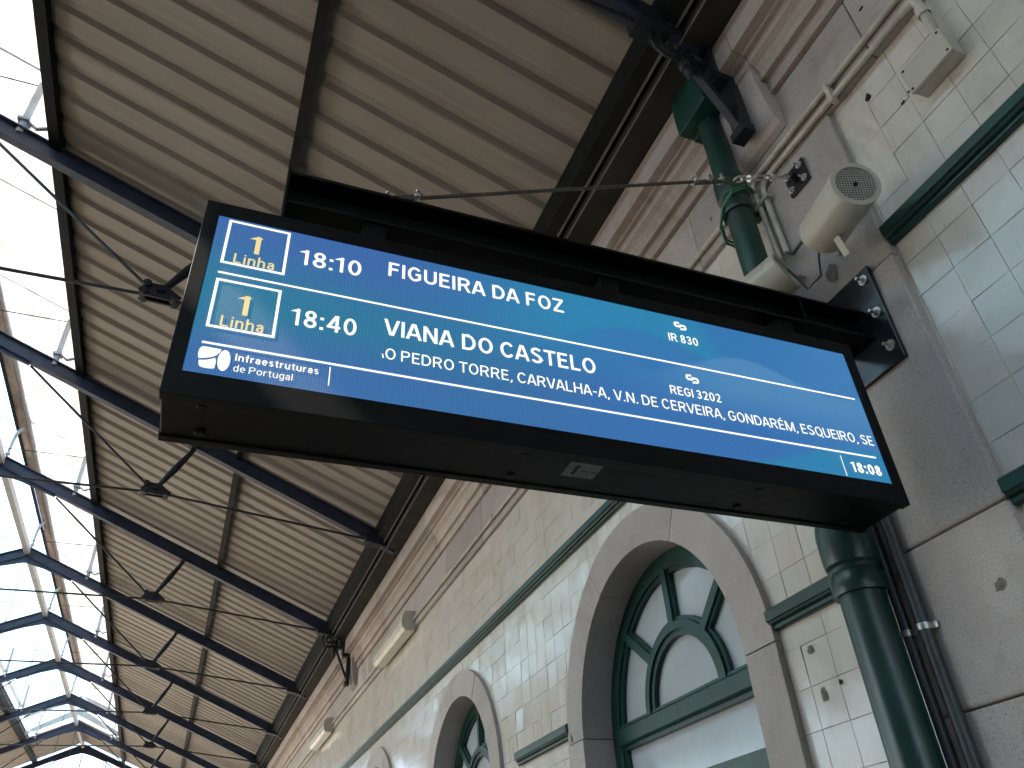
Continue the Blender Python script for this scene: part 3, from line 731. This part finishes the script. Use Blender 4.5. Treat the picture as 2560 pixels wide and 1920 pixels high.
# screen: the picture shown is stored as a colour per point of the panel
nx_, nz_ = 260, 66
def lerp(a, b, t): return tuple(x + (y - x) * t for x, y in zip(a, b))
def sst(a, b, x):
    t = max(0, min(1, (x - a) / (b - a))); return t * t * (3 - 2 * t)
def s2l(c):
    c = [.84 * a + .16 * q for a, q in zip(c, (62, 126, 178))]
    return tuple((x / 255 / 12.92) if x / 255 <= .04045 else ((x / 255 + .055) / 1.055) ** 2.4 for x in c)
TEAL, BLUE, MID, LIGHT, CYAN, DEEP = map(s2l, ((34, 116, 148), (54, 98, 164), (40, 108, 168), (80, 138, 186), (34, 130, 172), (46, 108, 174)))
def picture(u, v):
    c = lerp(BLUE, TEAL, sst(.98, .55, v + .10 * math.sin(u * 7)) * sst(.62, .15, u) )
    c = lerp(c, CYAN, sst(.22, .52, u) * sst(.28, .75, v + .25 * (u - .4)))
    c = lerp(c, BLUE, .8 * sst(.40, .12, v - .05 * math.sin(u * 9)) * sst(.6, .2, u))
    w1 = .62 + .12 * math.sin(u * 13 - 6.1) - .25 * max(0, .62 - u)
    c = lerp(c, DEEP, .75 * sst(w1 + .10, w1 + .06, v) * sst(.38, .60, u))
    c = lerp(c, DEEP, .8 * sst(.70, .76, u + .10 * (v - .8)))
    w2 = .66 + .10 * math.sin((u - .70) * 19) * (1 - .5 * (u - .6)) - .9 * max(0, .66 - u)
    c = lerp(c, LIGHT, .85 * sst(w2 + .025, w2 - .005, v) * sst(.22, .55, v) * sst(.52, .78, u))
    c = lerp(c, LIGHT, .35 * sst(.78, 1, u))
    w3 = .02 + .20 * sst(.74, .95, u)
    c = lerp(c, CYAN, .8 * sst(w3 + .02, w3 - .02, v) * sst(.7, .78, u))
    return c
vs_ = [(bx0 - .002 + (bx1 - bx0 + .004) * i / nx_, SY + .006, bz0 - .002 + (bz1 - bz0 + .004) * j / nz_) for j in range(nz_ + 1) for i in range(nx_ + 1)]
fs_ = [(j * (nx_ + 1) + i, j * (nx_ + 1) + i + 1, (j + 1) * (nx_ + 1) + i + 1, (j + 1) * (nx_ + 1) + i) for j in range(nz_) for i in range(nx_)]
me = mesh('screen', vs_, fs_); at = me.color_attributes.new('picture', 'FLOAT_COLOR', 'POINT')
for k in range(len(vs_)):
    at.data[k].color = (*picture((k % (nx_ + 1)) / nx_, (k // (nx_ + 1)) / nz_), 1)
scr = part('screen', me, 'screen', db, 'blue LED screen with white and yellow train times')
ty = SY + .0045
def arc(cx, cy, rx, ry, a0, a1, n=14): return [(cx + rx * math.cos(R(a0 + (a1 - a0) * k / n)), cy + ry * math.sin(R(a0 + (a1 - a0) * k / n))) for k in range(n + 1)]
def ribbon(pts, w):
    n = len(pts); closed = math.hypot(pts[0][0] - pts[-1][0], pts[0][1] - pts[-1][1]) < 1e-6
    L_, R_ = [], []
    for k in range(n):
        a = pts[k - 1] if k > 0 else (pts[-2] if closed else None); c = pts[k + 1] if k < n - 1 else (pts[1] if closed else None); p = pts[k]
        ds = []
        for q0, q1 in ((a, p), (p, c)):
            if q0 and q1:
                d = Vector((q1[0] - q0[0], q1[1] - q0[1])); d.normalize(); ds.append(d)
        d = (ds[0] + ds[-1]); d.normalize(); nn_ = Vector((-d.y, d.x)); k_ = w / 2 / max(.5, nn_.dot(Vector((-ds[0].y, ds[0].x))))
        L_.append((p[0] + nn_.x * k_, p[1] + nn_.y * k_)); R_.append((p[0] - nn_.x * k_, p[1] - nn_.y * k_))
    return [[L_[k], R_[k], R_[k + 1], L_[k + 1]] for k in range(n - 1)]
def glyph(ch, w):
    h = w / 2; P = []
    def bx(x0, x1, y0, y1): P.append([(x0, y0), (x1, y0), (x1, y1), (x0, y1)])
    def pa(x0, y0, x1, y1):
        k = h * math.hypot(x1 - x0, y1 - y0) / abs(y1 - y0); P.append([(x0 - k, y0), (x0 + k, y0), (x1 + k, y1), (x1 - k, y1)])
    def rb(*pts): P.extend(ribbon(list(pts), w))
    W_ = .62
    if ch == ' ': return [], .34
    if ch in 'IL' or ch in 'EFÉ' or ch == 'l':
        bx(0, w, 0, 1)
        if ch in 'Il': return P, w
        if ch == 'L': bx(w, .50, 0, w); return P, .50
        bx(w, .52, 1 - w, 1); bx(w, .47, .5 - h + .02, .5 + h + .02)
        if ch != 'F': bx(w, .53, 0, w)
        if ch == 'É': pa(.25, 1.08, .36, 1.24)
        return P, .53
    if ch == 'A': pa(.065, 0, .33, 1); pa(.655, 0, .39, 1); bx(.16, .56, .23, .23 + w * .9); return P, .72
    if ch == 'V': pa(.065, 1, .325, 0); pa(.645, 1, .385, 0); return P, .71
    if ch == 'M': bx(0, w, 0, 1); bx(.86 - w, .86, 0, 1); pa(.085, 1, .41, 0); pa(.775, 1, .45, 0); return P, .86
    if ch == 'N': bx(0, w, 0, 1); bx(.66 - w, .66, 0, 1); pa(.08, 1, .58, 0); return P, .66
    if ch == 'H': bx(0, w, 0, 1); bx(.66 - w, .66, 0, 1); bx(w, .66 - w, .5 - h + .01, .5 + h + .01); return P, .66
    if ch == 'T': bx(0, .62, 1 - w, 1); bx(.31 - h, .31 + h, 0, 1 - w); return P, .62
    if ch == 'Z': bx(0, .58, 1 - w, 1); bx(0, .58, 0, w); pa(.085, w, .495, 1 - w); return P, .58
    if ch == 'U': rb((h, 1), (h, .35), *arc(.32, .33, .32 - h, .33 - h, 180, 360), (.64 - h, .35), (.64 - h, 1)); return P, .64
    if ch in 'OQ0':
        W_ = .70 if ch != '0' else .56
        rb(*arc(W_ / 2, .5, W_ / 2 - h, .5 - h + .01, 0, 360, 26))
        if ch == 'Q': pa(.46, .2, .68, -.10)
        return P, W_
    if ch == 'C': rb(*arc(.35, .5, .35 - h, .51 - h, 38, 322, 20)); return P, .66
    if ch == 'G': rb(*arc(.35, .5, .35 - h, .51 - h, 40, 312, 20), (.66 - h, .20), (.66 - h, .49), (.38, .49)); return P, .67
    if ch == 'D': rb((h, 0), (h, 1)); rb((h, 1 - h), (.28, 1 - h), *arc(.28, .5, .38 - h, .5 - h, 90, -90, 16), (h, h)); return P, .66
    if ch in 'PR':
        bx(0, w, 0, 1); rb((h, 1 - h), (.34, 1 - h), *arc(.36, .72, .26 - h, .28 - h, 90, -90, 12), (h, .44 + h - .07))
        if ch == 'R': pa(.36, .46, .58, 0); return P, .65
        return P, .62
    if ch == 'S': rb(*arc(.30, .745, .28 - h, .265 - h, 25, 180, 12), *arc(.30, .745, .28 - h, .25 - h, 190, 240, 4), (.30, .53), (.42, .46), *arc(.30, .265, .29 - h, .25 - h, 40, 0, 5), *arc(.30, .265, .29 - h, .275 - h, 0, -160, 12)); return P, .60
    if ch == '1': bx(.30 - w, .30, 0, 1); pa(.03, .80, .22, .93); return P, .36
    if ch == '2': rb(*arc(.27, .71, .26 - h, .30 - h, 165, -30, 14), (.06 + h, .0 + h)); bx(.03, .55, 0, w); return P, .55
    if ch == '3': rb(*arc(.26, .74, .25 - h, .27 - h, 160, -80, 14), (.2, .52)); rb((.2, .52), *arc(.26, .27, .27 - h, .28 - h, 85, -160, 16)); return P, .54
    if ch == '4': bx(.36, .36 + w, 0, 1); bx(0, .58, .22, .22 + w); pa(.07, .26, .40, 1); return P, .58
    if ch == '8': rb(*arc(.27, .745, .24 - h, .265 - h, 0, 360, 20)); rb(*arc(.27, .265, .27 - h, .275 - h, 0, 360, 20)); return P, .54
    if ch == ':': bx(0, w * 1.1, 0, w * 1.1); bx(0, w * 1.1, .58, .58 + w * 1.1); return P, w * 1.1
    if ch == '.': bx(0, w * 1.1, 0, w * 1.1); return P, w * 1.1
    if ch == ',': pa(.03, -.14, .09, w); return P, .15
    if ch == '-': bx(0, .32, .36, .36 + w * .9); return P, .32
    x = .74
    if ch == 'i': bx(0, w, 0, x); bx(0, w, .87, .87 + w); return P, w
    if ch in 'nh': bx(0, w, 0, x if ch == 'n' else 1.04); rb((h, .5), *arc(.26, .48, .24 - h, .27 - h, 170, 0, 10), (.5 - h, 0)); return P, .5
    if ch == 'u': rb((h, x), (h, .26), *arc(.26, .26, .26 - h, .27 - h, 180, 330, 8)); bx(.5 - w, .5, 0, x); return P, .5
    if ch == 'r': bx(0, w, 0, x); rb((h, .5), (.12, .62), (.32, x - h)); return P, .33
    if ch == 'o': rb(*arc(.27, x / 2, .27 - h, x / 2 - h + .01, 0, 360, 20)); return P, .54
    if ch in 'dg':
        rb(*arc(.25, x / 2, .25 - h, x / 2 - h + .01, 0, 360, 18)); bx(.5 - w, .5, 0 if ch == 'd' else -.1, 1.04 if ch == 'd' else x)
        if ch == 'g': rb((.5 - h, -.06), *arc(.25, -.08, .25 - h, .19 - h, 0, -150, 8))
        return P, .5
    if ch == 'e': rb((.05, .39), (.50 - h, .39), *arc(.26, x / 2, .26 - h, x / 2 - h + .01, 5, 315, 18)); return P, .52
    if ch == 'a': rb((.05, .53), *arc(.24, .50, .21 - h, .245 - h, 150, 0, 8), (.45 - h, 0)); rb((.45 - h, .43), (.24, .42), *arc(.22, .22, .22 - h, .22 - h, 90, 270, 8), (.3, h), (.45 - h, .14)); return P, .47
    if ch == 's': rb(*arc(.22, .54, .20 - h, .21 - h, 25, 230, 8), (.30, .34), *arc(.22, .20, .21 - h, .21 - h, 40, -155, 8)); return P, .43
    if ch == 'f': bx(.1, .1 + w, 0, .82); rb((.1 + h, .8), *arc(.28, .84, .18 - h, .21 - h, 180, 85, 6)); bx(0, .34, x - w, x); return P, .34
    if ch == 't': bx(.1, .1 + w, .14, .92); rb((.1 + h, .18), (.14 + h, h), (.33, h)); bx(0, .33, x - w, x); return P, .33
    return P, .4
def text(name, s, x0, x1, z0, cap, mat='white_led', bold=.135):
    cur = 0; polys = []; prevc = ''; word = 0
    for ch in s:
        P, wd = glyph(ch, bold)
        if ch == ' ': word += 1
        if ch not in ' ' and prevc not in ('', ' '):
            cur += {'A': .05, 'V': .05, 'T': .07}.get(ch, .12) + {'A': -.06, 'V': -.06, 'T': -.05}.get(prevc, 0) + .02
        elif ch == ' ': cur += .04
        for p in P: polys.append((word, [(x + cur, z) for x, z in p]))
        cur += wd; prevc = ch
    xa = min(x for _, p in polys for x, z in p); xb2 = max(x for _, p in polys for x, z in p); k = (x1 - x0) / (xb2 - xa)
    for wi_ in range(word + 1):
        b2 = B()
        for i_, (q, p) in enumerate(polys):
            if q == wi_: b2.add([(x0 + (x - xa) * k, ty - .00002 * (i_ % 9), z0 + z * cap) for x, z in p], [tuple(range(len(p)))])
        if b2.v: part(name, b2, mat, scr)
def flat(name, polys, mat='white_led'):
    b2 = B()
    for p in polys: b2.add([(x, ty, z) for x, z in p], [tuple(range(len(p)))])
    return part(name, b2, mat, scr)
def rect(x0, x1, z0, z1): return [(x0, z0), (x1, z0), (x1, z1), (x0, z1)]
for zt in (3.041, 2.851):
    zb = zt - .142; x0, x1, w_ = -2.106, -1.962, .0065
    flat('platform_box', [rect(x0, x1, zt - w_, zt), rect(x0, x1, zb, zb + w_), rect(x0, x0 + w_, zb + w_, zt - w_), rect(x1 - w_, x1, zb + w_, zt - w_)])
    text('platform_number', '1', -2.053, -2.021, zt - .094, .057, 'yellow_led', .19)
    text('platform_word', 'Linha', -2.079, -1.988, zt - .134, .030, 'yellow_led', .13)
text('departure_time', '18:10', -1.936, -1.784, 2.946, .049, bold=.138)
text('departure_time', '18:40', -1.936, -1.784, 2.757, .049, bold=.138)
text('destination', 'FIGUEIRA DA FOZ', -1.716, -1.233, 2.969, .047, bold=.145)
text('destination', 'VIANA DO CASTELO', -1.720, -1.160, 2.779, .048, bold=.145)
text('stops', 'O PEDRO TORRE, CARVALHA-A, V.N. DE CERVEIRA, GONDARÉM, ESQUEIRO, SE', -1.713, -.272, 2.7075, .0315, bold=.118)
flat('stops_fragment', [[(-1.7215, 2.7195), (-1.7185, 2.7195), (-1.7155, 2.7085), (-1.719, 2.7085)]])
text('train_number', 'IR 830', -.909, -.812, 2.951, .029, bold=.138)
text('train_number', 'REGI 3202', -.941, -.781, 2.7615, .028, bold=.138)
flat('divider', [rect(-2.106, -.281, 2.867, 2.8725)]); flat('divider', [rect(-2.106, -.284, 2.663, 2.6685)])
flat('divider', [rect(-1.8360, -1.8335, 2.606, 2.657)]); flat('divider', [rect(-.4180, -.4155, 2.588, 2.653)])
text('clock', '18:08', -.392, -.284, 2.606, .032, bold=.18)
text('company_name', 'Infraestruturas', -2.034, -1.859, 2.631, .0185, bold=.138)
text('company_name', 'de Portugal', -2.034, -1.912, 2.603, .0175, bold=.10)
# company mark: three rounded white shapes
def arcp(pts): return pts
q1 = [(-2.099, 2.655), (-2.064, 2.654), (-2.0665, 2.645), (-2.072, 2.637), (-2.081, 2.630), (-2.092, 2.6255), (-2.1055, 2.6225), (-2.108, 2.632), (-2.1075, 2.645), (-2.105, 2.652)]
q2 = [(-2.1045, 2.6175), (-2.092, 2.620), (-2.081, 2.6245), (-2.0735, 2.630), (-2.071, 2.622), (-2.0705, 2.612), (-2.0715, 2.602), (-2.082, 2.600), (-2.096, 2.6005), (-2.102, 2.604)]
q3 = [(-2.0555 + .0125 * math.cos(a) * (1 + .0), 2.6265 + .0275 * math.sin(a)) for a in [2 * math.pi * k / 20 for k in range(20)]]
flat('company_mark', [q1, q2, q3])
# operator mark: interlocked rounded c and p strokes
def stroke(pts, wd):
    out_ = []
    for (xa, za), (xb2, zb) in zip(pts, pts[1:]):
        d = Vector((xb2 - xa, zb - za)); d.normalize(); n_ = Vector((-d.y, d.x)) * wd / 2; e_ = d * wd * .12
        out_.append([(xa - n_.x - e_.x, za - n_.y - e_.y), (xb2 - n_.x + e_.x, zb - n_.y + e_.y), (xb2 + n_.x + e_.x, zb + n_.y + e_.y), (xa + n_.x - e_.x, za + n_.y - e_.y)])
    return out_
for cz_ in (3.0145, 2.8255):
    cx_ = -.861
    cst = [(cx_ - .002, cz_ + .0105), (cx_ - .013, cz_ + .0105), (cx_ - .0165, cz_ + .008), (cx_ - .0175, cz_ + .004), (cx_ - .0165, cz_ - .0005), (cx_ - .013, cz_ - .003), (cx_ - .003, cz_ - .003), (cx_ + .001, cz_ - .0005), (cx_ + .001, cz_ + .004)]
    pst = [(-x + 2 * cx_, -z + 2 * cz_) for x, z in cst]
    flat('operator_mark', stroke(cst, .0065) + stroke(pst, .0065) + stroke([(cx_ + .0015, cz_ - .0105), (cx_ + .0015, cz_ - .0145)], .0065))

# ------------------------------------------------------------------ arm carrying the board
arm = thing('sign_arm', 'black steel cantilever beam bolted to the granite pilaster above the departure board', 'beam')
BYc, BZt = 1.51, 3.300; hw = .06; hh = .12
b_ = B(); b_.bbox(-1.985, -.05, BYc - hw, BYc + hw, BZt - .011, BZt, .001); b_.bbox(-1.985, -.05, BYc - hw, BYc + hw, BZt - hh, BZt - hh + .011, .001)
b_.box(-1.985, -.05, BYc - .0035, BYc + .0035, BZt - hh + .011, BZt - .011)
part('beam', b_, 'black', arm)
part('end_plate', B().bbox(-1.993, -1.985, BYc - hw - .004, BYc + hw + .004, BZt - hh - .09, BZt + .003, .001), 'black', arm)
for x in (-.33,):
    part('stiffener', B().box(x, x + .008, BYc - hw + .004, BYc - .004, BZt - hh + .011, BZt - .011), 'black', arm)
for x in (-1.75, -1.05, -.42):
    part('hanger', B().box(x - .03, x + .03, BYc - .05, BYc + .05, SZ1 - .002, BZt - hh), 'black', arm)
part('wall_plate', B().bbox(-.048, -.0305, 1.375, 1.645, 3.055, 3.452, .002), 'plate', arm)
for y in (1.407, 1.613):
    for z in (3.409, 3.262, 3.12):
        b_ = B(); bolt(b_, (-.0485, y, z), (-1, 0, 0), .011, .022); part('bolt', b_, 'zinc', arm)
part('lug', B().prism([(-1.80, BZt), (-1.70, BZt), (-1.715, BZt + .045), (-1.745, BZt + .05)], 'y', BYc - .006, BYc + .006), 'black', arm)

# stay rope and its anchor
sr = thing('stay_rope', 'thin wire stay rope running from the beam up to the wall anchor', 'cable')
P0 = Vector((-1.735, BYc, BZt + .035)); P1 = Vector((-.075, BYc, 4.072)); D = (P1 - P0)
pt = lambda t: P0 + D * t
part('rope', B().tube([pt(.005), pt(.77)], .0062, 8), 'rope', sr)
part('doubled_end', B().tube([pt(.0) + Vector((0, 0, .004)), pt(.075) + Vector((0, 0, .009))], .0075, 8), 'rope', sr)
part('doubled_end', B().tube([pt(.70) + Vector((0, 0, -.008)), pt(.78) + Vector((0, 0, -.008))], .0075, 8), 'rope', sr)
for t_ in (.012, .065, .70, .738, .775):
    b_ = B(); p = pt(t_); u = Vector((0, 0, 1)); b_.tube([p + Vector((0, -.012, -.004)), p + Vector((0, -.012, .018))], .003, 6); b_.tube([p + Vector((0, .012, -.004)), p + Vector((0, .012, .018))], .003, 6)
    b_.bbox(p.x - .009, p.x + .009, p.y - .017, p.y + .017, p.z - .008, p.z + .004, .002); b_.lathe([(0, .006), (.006, .006), (.006, 0)], p + Vector((0, -.012, .014)), (0, 0, 1), 6); b_.lathe([(0, .006), (.006, .006), (.006, 0)], p + Vector((0, .012, .014)), (0, 0, 1), 6)
    part('rope_clip', b_, 'zinc', sr)
def link(bb, c, d, L, w_, r_, nrm):
    d = d.normalized(); s_ = d.cross(nrm).normalized(); pts = []
    for k in range(21):
        a = 2 * math.pi * k / 20; pts.append(c + d * (L * .5 - w_) * (1 if math.cos(a) > 0 else -1) + d * w_ * math.cos(a) + s_ * w_ * math.sin(a))
    bb.tube(pts, r_, 7, False)
dn = D.normalized()
b_ = B(); link(b_, pt(.80), dn, .075, .014, .004, Vector((0, 1, 0))); part('thimble', b_, 'rope', sr)
b_ = B(); link(b_, pt(.835), dn, .055, .015, .0045, Vector((0, 0, 1))); part('shackle', b_, 'zinc', sr)
b_ = B(); s_ = dn.cross(Vector((0, 1, 0))).normalized()
for q in (-1, 1): b_.tube([pt(.865) + s_ * .010 * q, pt(.945) + s_ * .010 * q], .0038, 7)
b_.tube([pt(.84), pt(.885)], .005, 7).tube([pt(.925), pt(.985)], .005, 7)
for t_ in (.868, .942): b_.lathe([(0, -.008), (.014, -.008), (.014, .008), (0, .008)], pt(t_), dn, 10, False)
part('turnbuckle', b_, 'zinc', sr)
b_ = B(); link(b_, pt(.992), dn, .04, .011, .004, Vector((0, 1, 0))); part('hook', b_, 'zinc', sr)
an = thing('anchor_plate', 'small square black anchor plate bolted to the granite above the loudspeaker', 'plate')
part('plate', B().bbox(-.041, -.031, 1.452, 1.566, 4.012, 4.138, .0015), 'plate', an)
for y, z in ((1.475, 4.115), (1.548, 4.04), (1.472, 4.036), (1.55, 4.118)):
    b_ = B(); bolt(b_, (-.0415, y, z), (-1, 0, 0), .009, .02); part('bolt', b_, 'zinc', an)
part('eye', B().prism([(-.041, 4.05), (-.075, 4.055), (-.085, 4.072), (-.075, 4.09), (-.041, 4.095)], 'y', BYc - .006, BYc + .006), 'plate', an)

# ------------------------------------------------------------------ loudspeakers
def speaker(lab, gcen, ax, Ls=.29, Rs=.0845):
    gcen = Vector(gcen); ax = Vector(ax).normalized(); t = thing('loudspeaker', lab, 'loudspeaker', group='wall loudspeakers')
    rear = gcen - ax * Ls
    part('body', B().lathe([(Rs * .80, Ls * .06), (Rs * .84, .004), (Rs * .92, 0), (Rs * .97, .006), (Rs * .98, Ls * .5), (Rs, Ls - .012), (Rs * 1.0, Ls - .002), (Rs * .985, Ls), (Rs * .80, Ls), (Rs * .79, Ls - .006)], rear, ax, 40), 'beige', t)
    part('back_plate', B().lathe([(0, Ls * .06), (Rs * .80, Ls * .06)], rear, -ax if False else ax, 32), 'beige', t)
    u = ax.cross(Vector((0, 0, 1))).normalized(); v = ax.cross(u)
    # perforated grille: plate with real holes read as dark recessed discs over a backing
    part('grille_backing', B().lathe([(0, Ls - .014), (Rs * .80, Ls - .014)], rear, ax, 32), 'hole', t)
    gb = B(); pitch = .0092; nn = 9; rad = Rs * .795
    for i in range(-nn, nn + 1):
        h = math.sqrt(max(0, rad ** 2 - (i * pitch) ** 2))
        if h > .004:
            c0 = gcen - ax * .005
            gb.bar(c0 + u * (i * pitch) - v * h, c0 + u * (i * pitch) + v * h, .0036, .002, side=u)
            gb.bar(c0 - ax * .0006 + v * (i * pitch) - u * h, c0 - ax * .0006 + v * (i * pitch) + u * h, .0036, .002, side=v)
    gb.lathe([(.0075, 0), (.0105, 0), (.0105, .003)], gcen - ax * .0045, ax, 16)
    part('grille', gb, 'grille', t)
    part('centre_screw', B().lathe([(0, .002), (.0075, .002), (.0075, 0)], gcen - ax * .0045, ax, 12), 'hole', t)
    # U bracket back to the wall
    mid = rear + ax * Ls * .38
    side = (Vector((0, 0, 1)) - ax * ax.z).normalized()
    for q in (-1, 1):
        a = mid + side * q * (Rs + .004); e = Vector((-.034, a.y + (.03 if ax.y < 0 else -.03), a.z + .01)) if q > 0 else a + Vector((.022, .012, -.062))
        b2 = B().bar(a - Vector((.012, 0, 0)), e, .034, .004, side=ax); part('bracket_arm', b2, 'beige', t)
        b2 = B(); b2.lathe([(0, .012), (.008, .011), (.011, .006), (.011, 0)], mid + side * q * (Rs + .004), side * q, 12); part('knob', b2, 'zinc', t)
    return t, rear
s1, rear1 = speaker('beige cylindrical loudspeaker with round grille facing the camera', (-.26, 1.14, 3.54), (-.33, -.92, -.20))
s2, rear2 = speaker('beige cylindrical loudspeaker facing away, partly hidden behind the black beam', (-.30, 1.835, 3.512), (-.33, .93, -.17))
tag(part('speaker_cable', B().tube([rear1 + Vector((.0, .005, 0)), rear1 + Vector((.02, .06, -.05)), (-.10, 1.52, 3.52), (-.12, 1.58, 3.50), rear2 + Vector((.0, -.004, 0))], .0045, 7), 'cable_grey'), 'dark grey cable hanging between the two loudspeakers', 'cable')
tag(part('conduit_tail', B().tube([(-.05, 1.665, 3.79), (-.055, 1.64, 3.76), (-.07, 1.60, 3.75), (-.10, 1.54, 3.72), rear1 + Vector((.01, .01, .03))], .0075, 8), 'greypipe'), 'grey flexible tail from the cream conduits into the near loudspeaker', 'cable')

# ------------------------------------------------------------------ conduits, boxes, lamps
def conduit(pts, r_, mat, lab, clips=()):
    t = thing('conduit', lab, 'conduit')
    part('tube', B().tube(pts, r_, 12), mat, t)
    return t
c1 = conduit([(-.044, -2, 4.262), (-.044, 1.70, 4.292), (-.044, 1.722, 4.288), (-.044, 1.735, 4.27), (-.044, 1.738, 4.24)], .0125, 'cream', 'upper of two cream conduits running under the cornice to the downpipe')
c2 = conduit([(-.044, .845, 4.205), (-.044, 1.62, 4.228), (-.044, 1.66, 4.222), (-.046, 1.68, 4.20), (-.046, 1.685, 4.16), (-.048, 1.675, 3.80)], .0125, 'cream', 'lower cream conduit turning down the pilaster to the loudspeakers')
c3 = conduit([(-.048, 1.728, 4.20), (-.050, 1.715, 3.80)], .0125, 'cream', 'short cream conduit dropping beside the downpipe to the loudspeakers')
for t_, y, z, hz in ((c1, 1.22, 4.278, True), (c2, 1.70, 4.13, False)):
    b_ = B()
    if hz: b_.bbox(-.062, -.028, y - .010, y + .010, z - .09, z + .018, .002)
    else: b_.bbox(-.066, -.030, y - .045, y + .075, z - .010, z + .010, .002)
    part('saddle_clip', b_, 'cream', t_)
jb = thing('junction_box', 'beige rectangular junction box on the tiles at the upper right', 'junction box')
part('base', B().bbox(-.052, -.002, .775, .945, 3.85, 3.968, .004), 'beige', jb)
part('lid', B().bbox(-.070, -.0525, .772, .948, 3.847, 3.971, .005), 'beige', jb)
for y in (.785, .935):
    for z in (3.86, 3.958): part('lid_screw', B().lathe([(0, .0015), (.005, .0015), (.005, 0)], (-.070, y, z), (-1, 0, 0), 10), 'hole', jb)
c4 = conduit([(-.044, .865, 4.206), (-.044, .82, 4.204), (-.044, .800, 4.196), (-.042, .795, 4.17), (-.036, .80, 3.965)], .016, 'cream', 'bent cream conduit dropping into the junction box on the tiles')
part('coupling', B().lathe([(.021, 0), (.021, .045)], (-.041, .796, 4.10), (0, 0, 1), 14), 'cream', c4)
lowc = []
for y, r_, lab in ((1.728, .0165, 'left of two dark grey conduits below the departure board, hugging the downpipe'), (1.663, .020, 'right of two dark grey conduits below the departure board, on the pilaster')):
    t = conduit([(-.052, y, 0), (-.052, y, 3.0)], r_, 'greypipe', lab)
    b_ = B().lathe([(r_ + .0005, 0), (r_ + .003, 0), (r_ + .003, .018), (r_ + .0005, .018)], (-.052, y, 2.262), (0, 0, 1), 16); b_.bbox(-.042, -.031, y - r_ - .018, y + r_ + .018, 2.262, 2.280, .001)
    part('pipe_clamp', b_, 'zinc', t)
c5 = conduit([(-.042, 1.93, 4.272), (-.042, 30, 4.30)], .013, 'cream', 'long cream conduit running along the frieze through the strip lamps')
for y in (4.2, 5.2, 6.2, 7.1, 9.9, 10.9): part('saddle_clip', B().bbox(-.058, -.026, y - .01, y + .01, 4.26, 4.305, .002), 'cream', c5)
def lamp(y, lab):
    t = thing('strip_lamp', lab, 'lamp', group='strip lamps along the frieze')
    b_ = B(); L = 1.36
    prf = [(-.030, 4.165), (-.125, 4.17), (-.152, 4.20), (-.160, 4.26), (-.150, 4.32), (-.12, 4.355), (-.030, 4.36)]
    part('diffuser', B().prism(prf, 'y', y + .03, y + L - .03), 'lamp', t)
    for yy_ in (y, y + L - .031): part('end_cap', B().prism([(x - .003 if x < -.04 else x, z + (.003 if z > 4.28 else -.003)) for x, z in prf], 'y', yy_, yy_ + .031), 'beige', t)
    part('rib', B().box(-.164, -.157, y + .03, y + L - .03, 4.256, 4.264), 'lamp', t)
lamp(7.58, 'pale strip lamp on the frieze just below the nearer scrolled bracket'); lamp(12.15, 'smaller farther pale strip lamp on the frieze near the lower edge')
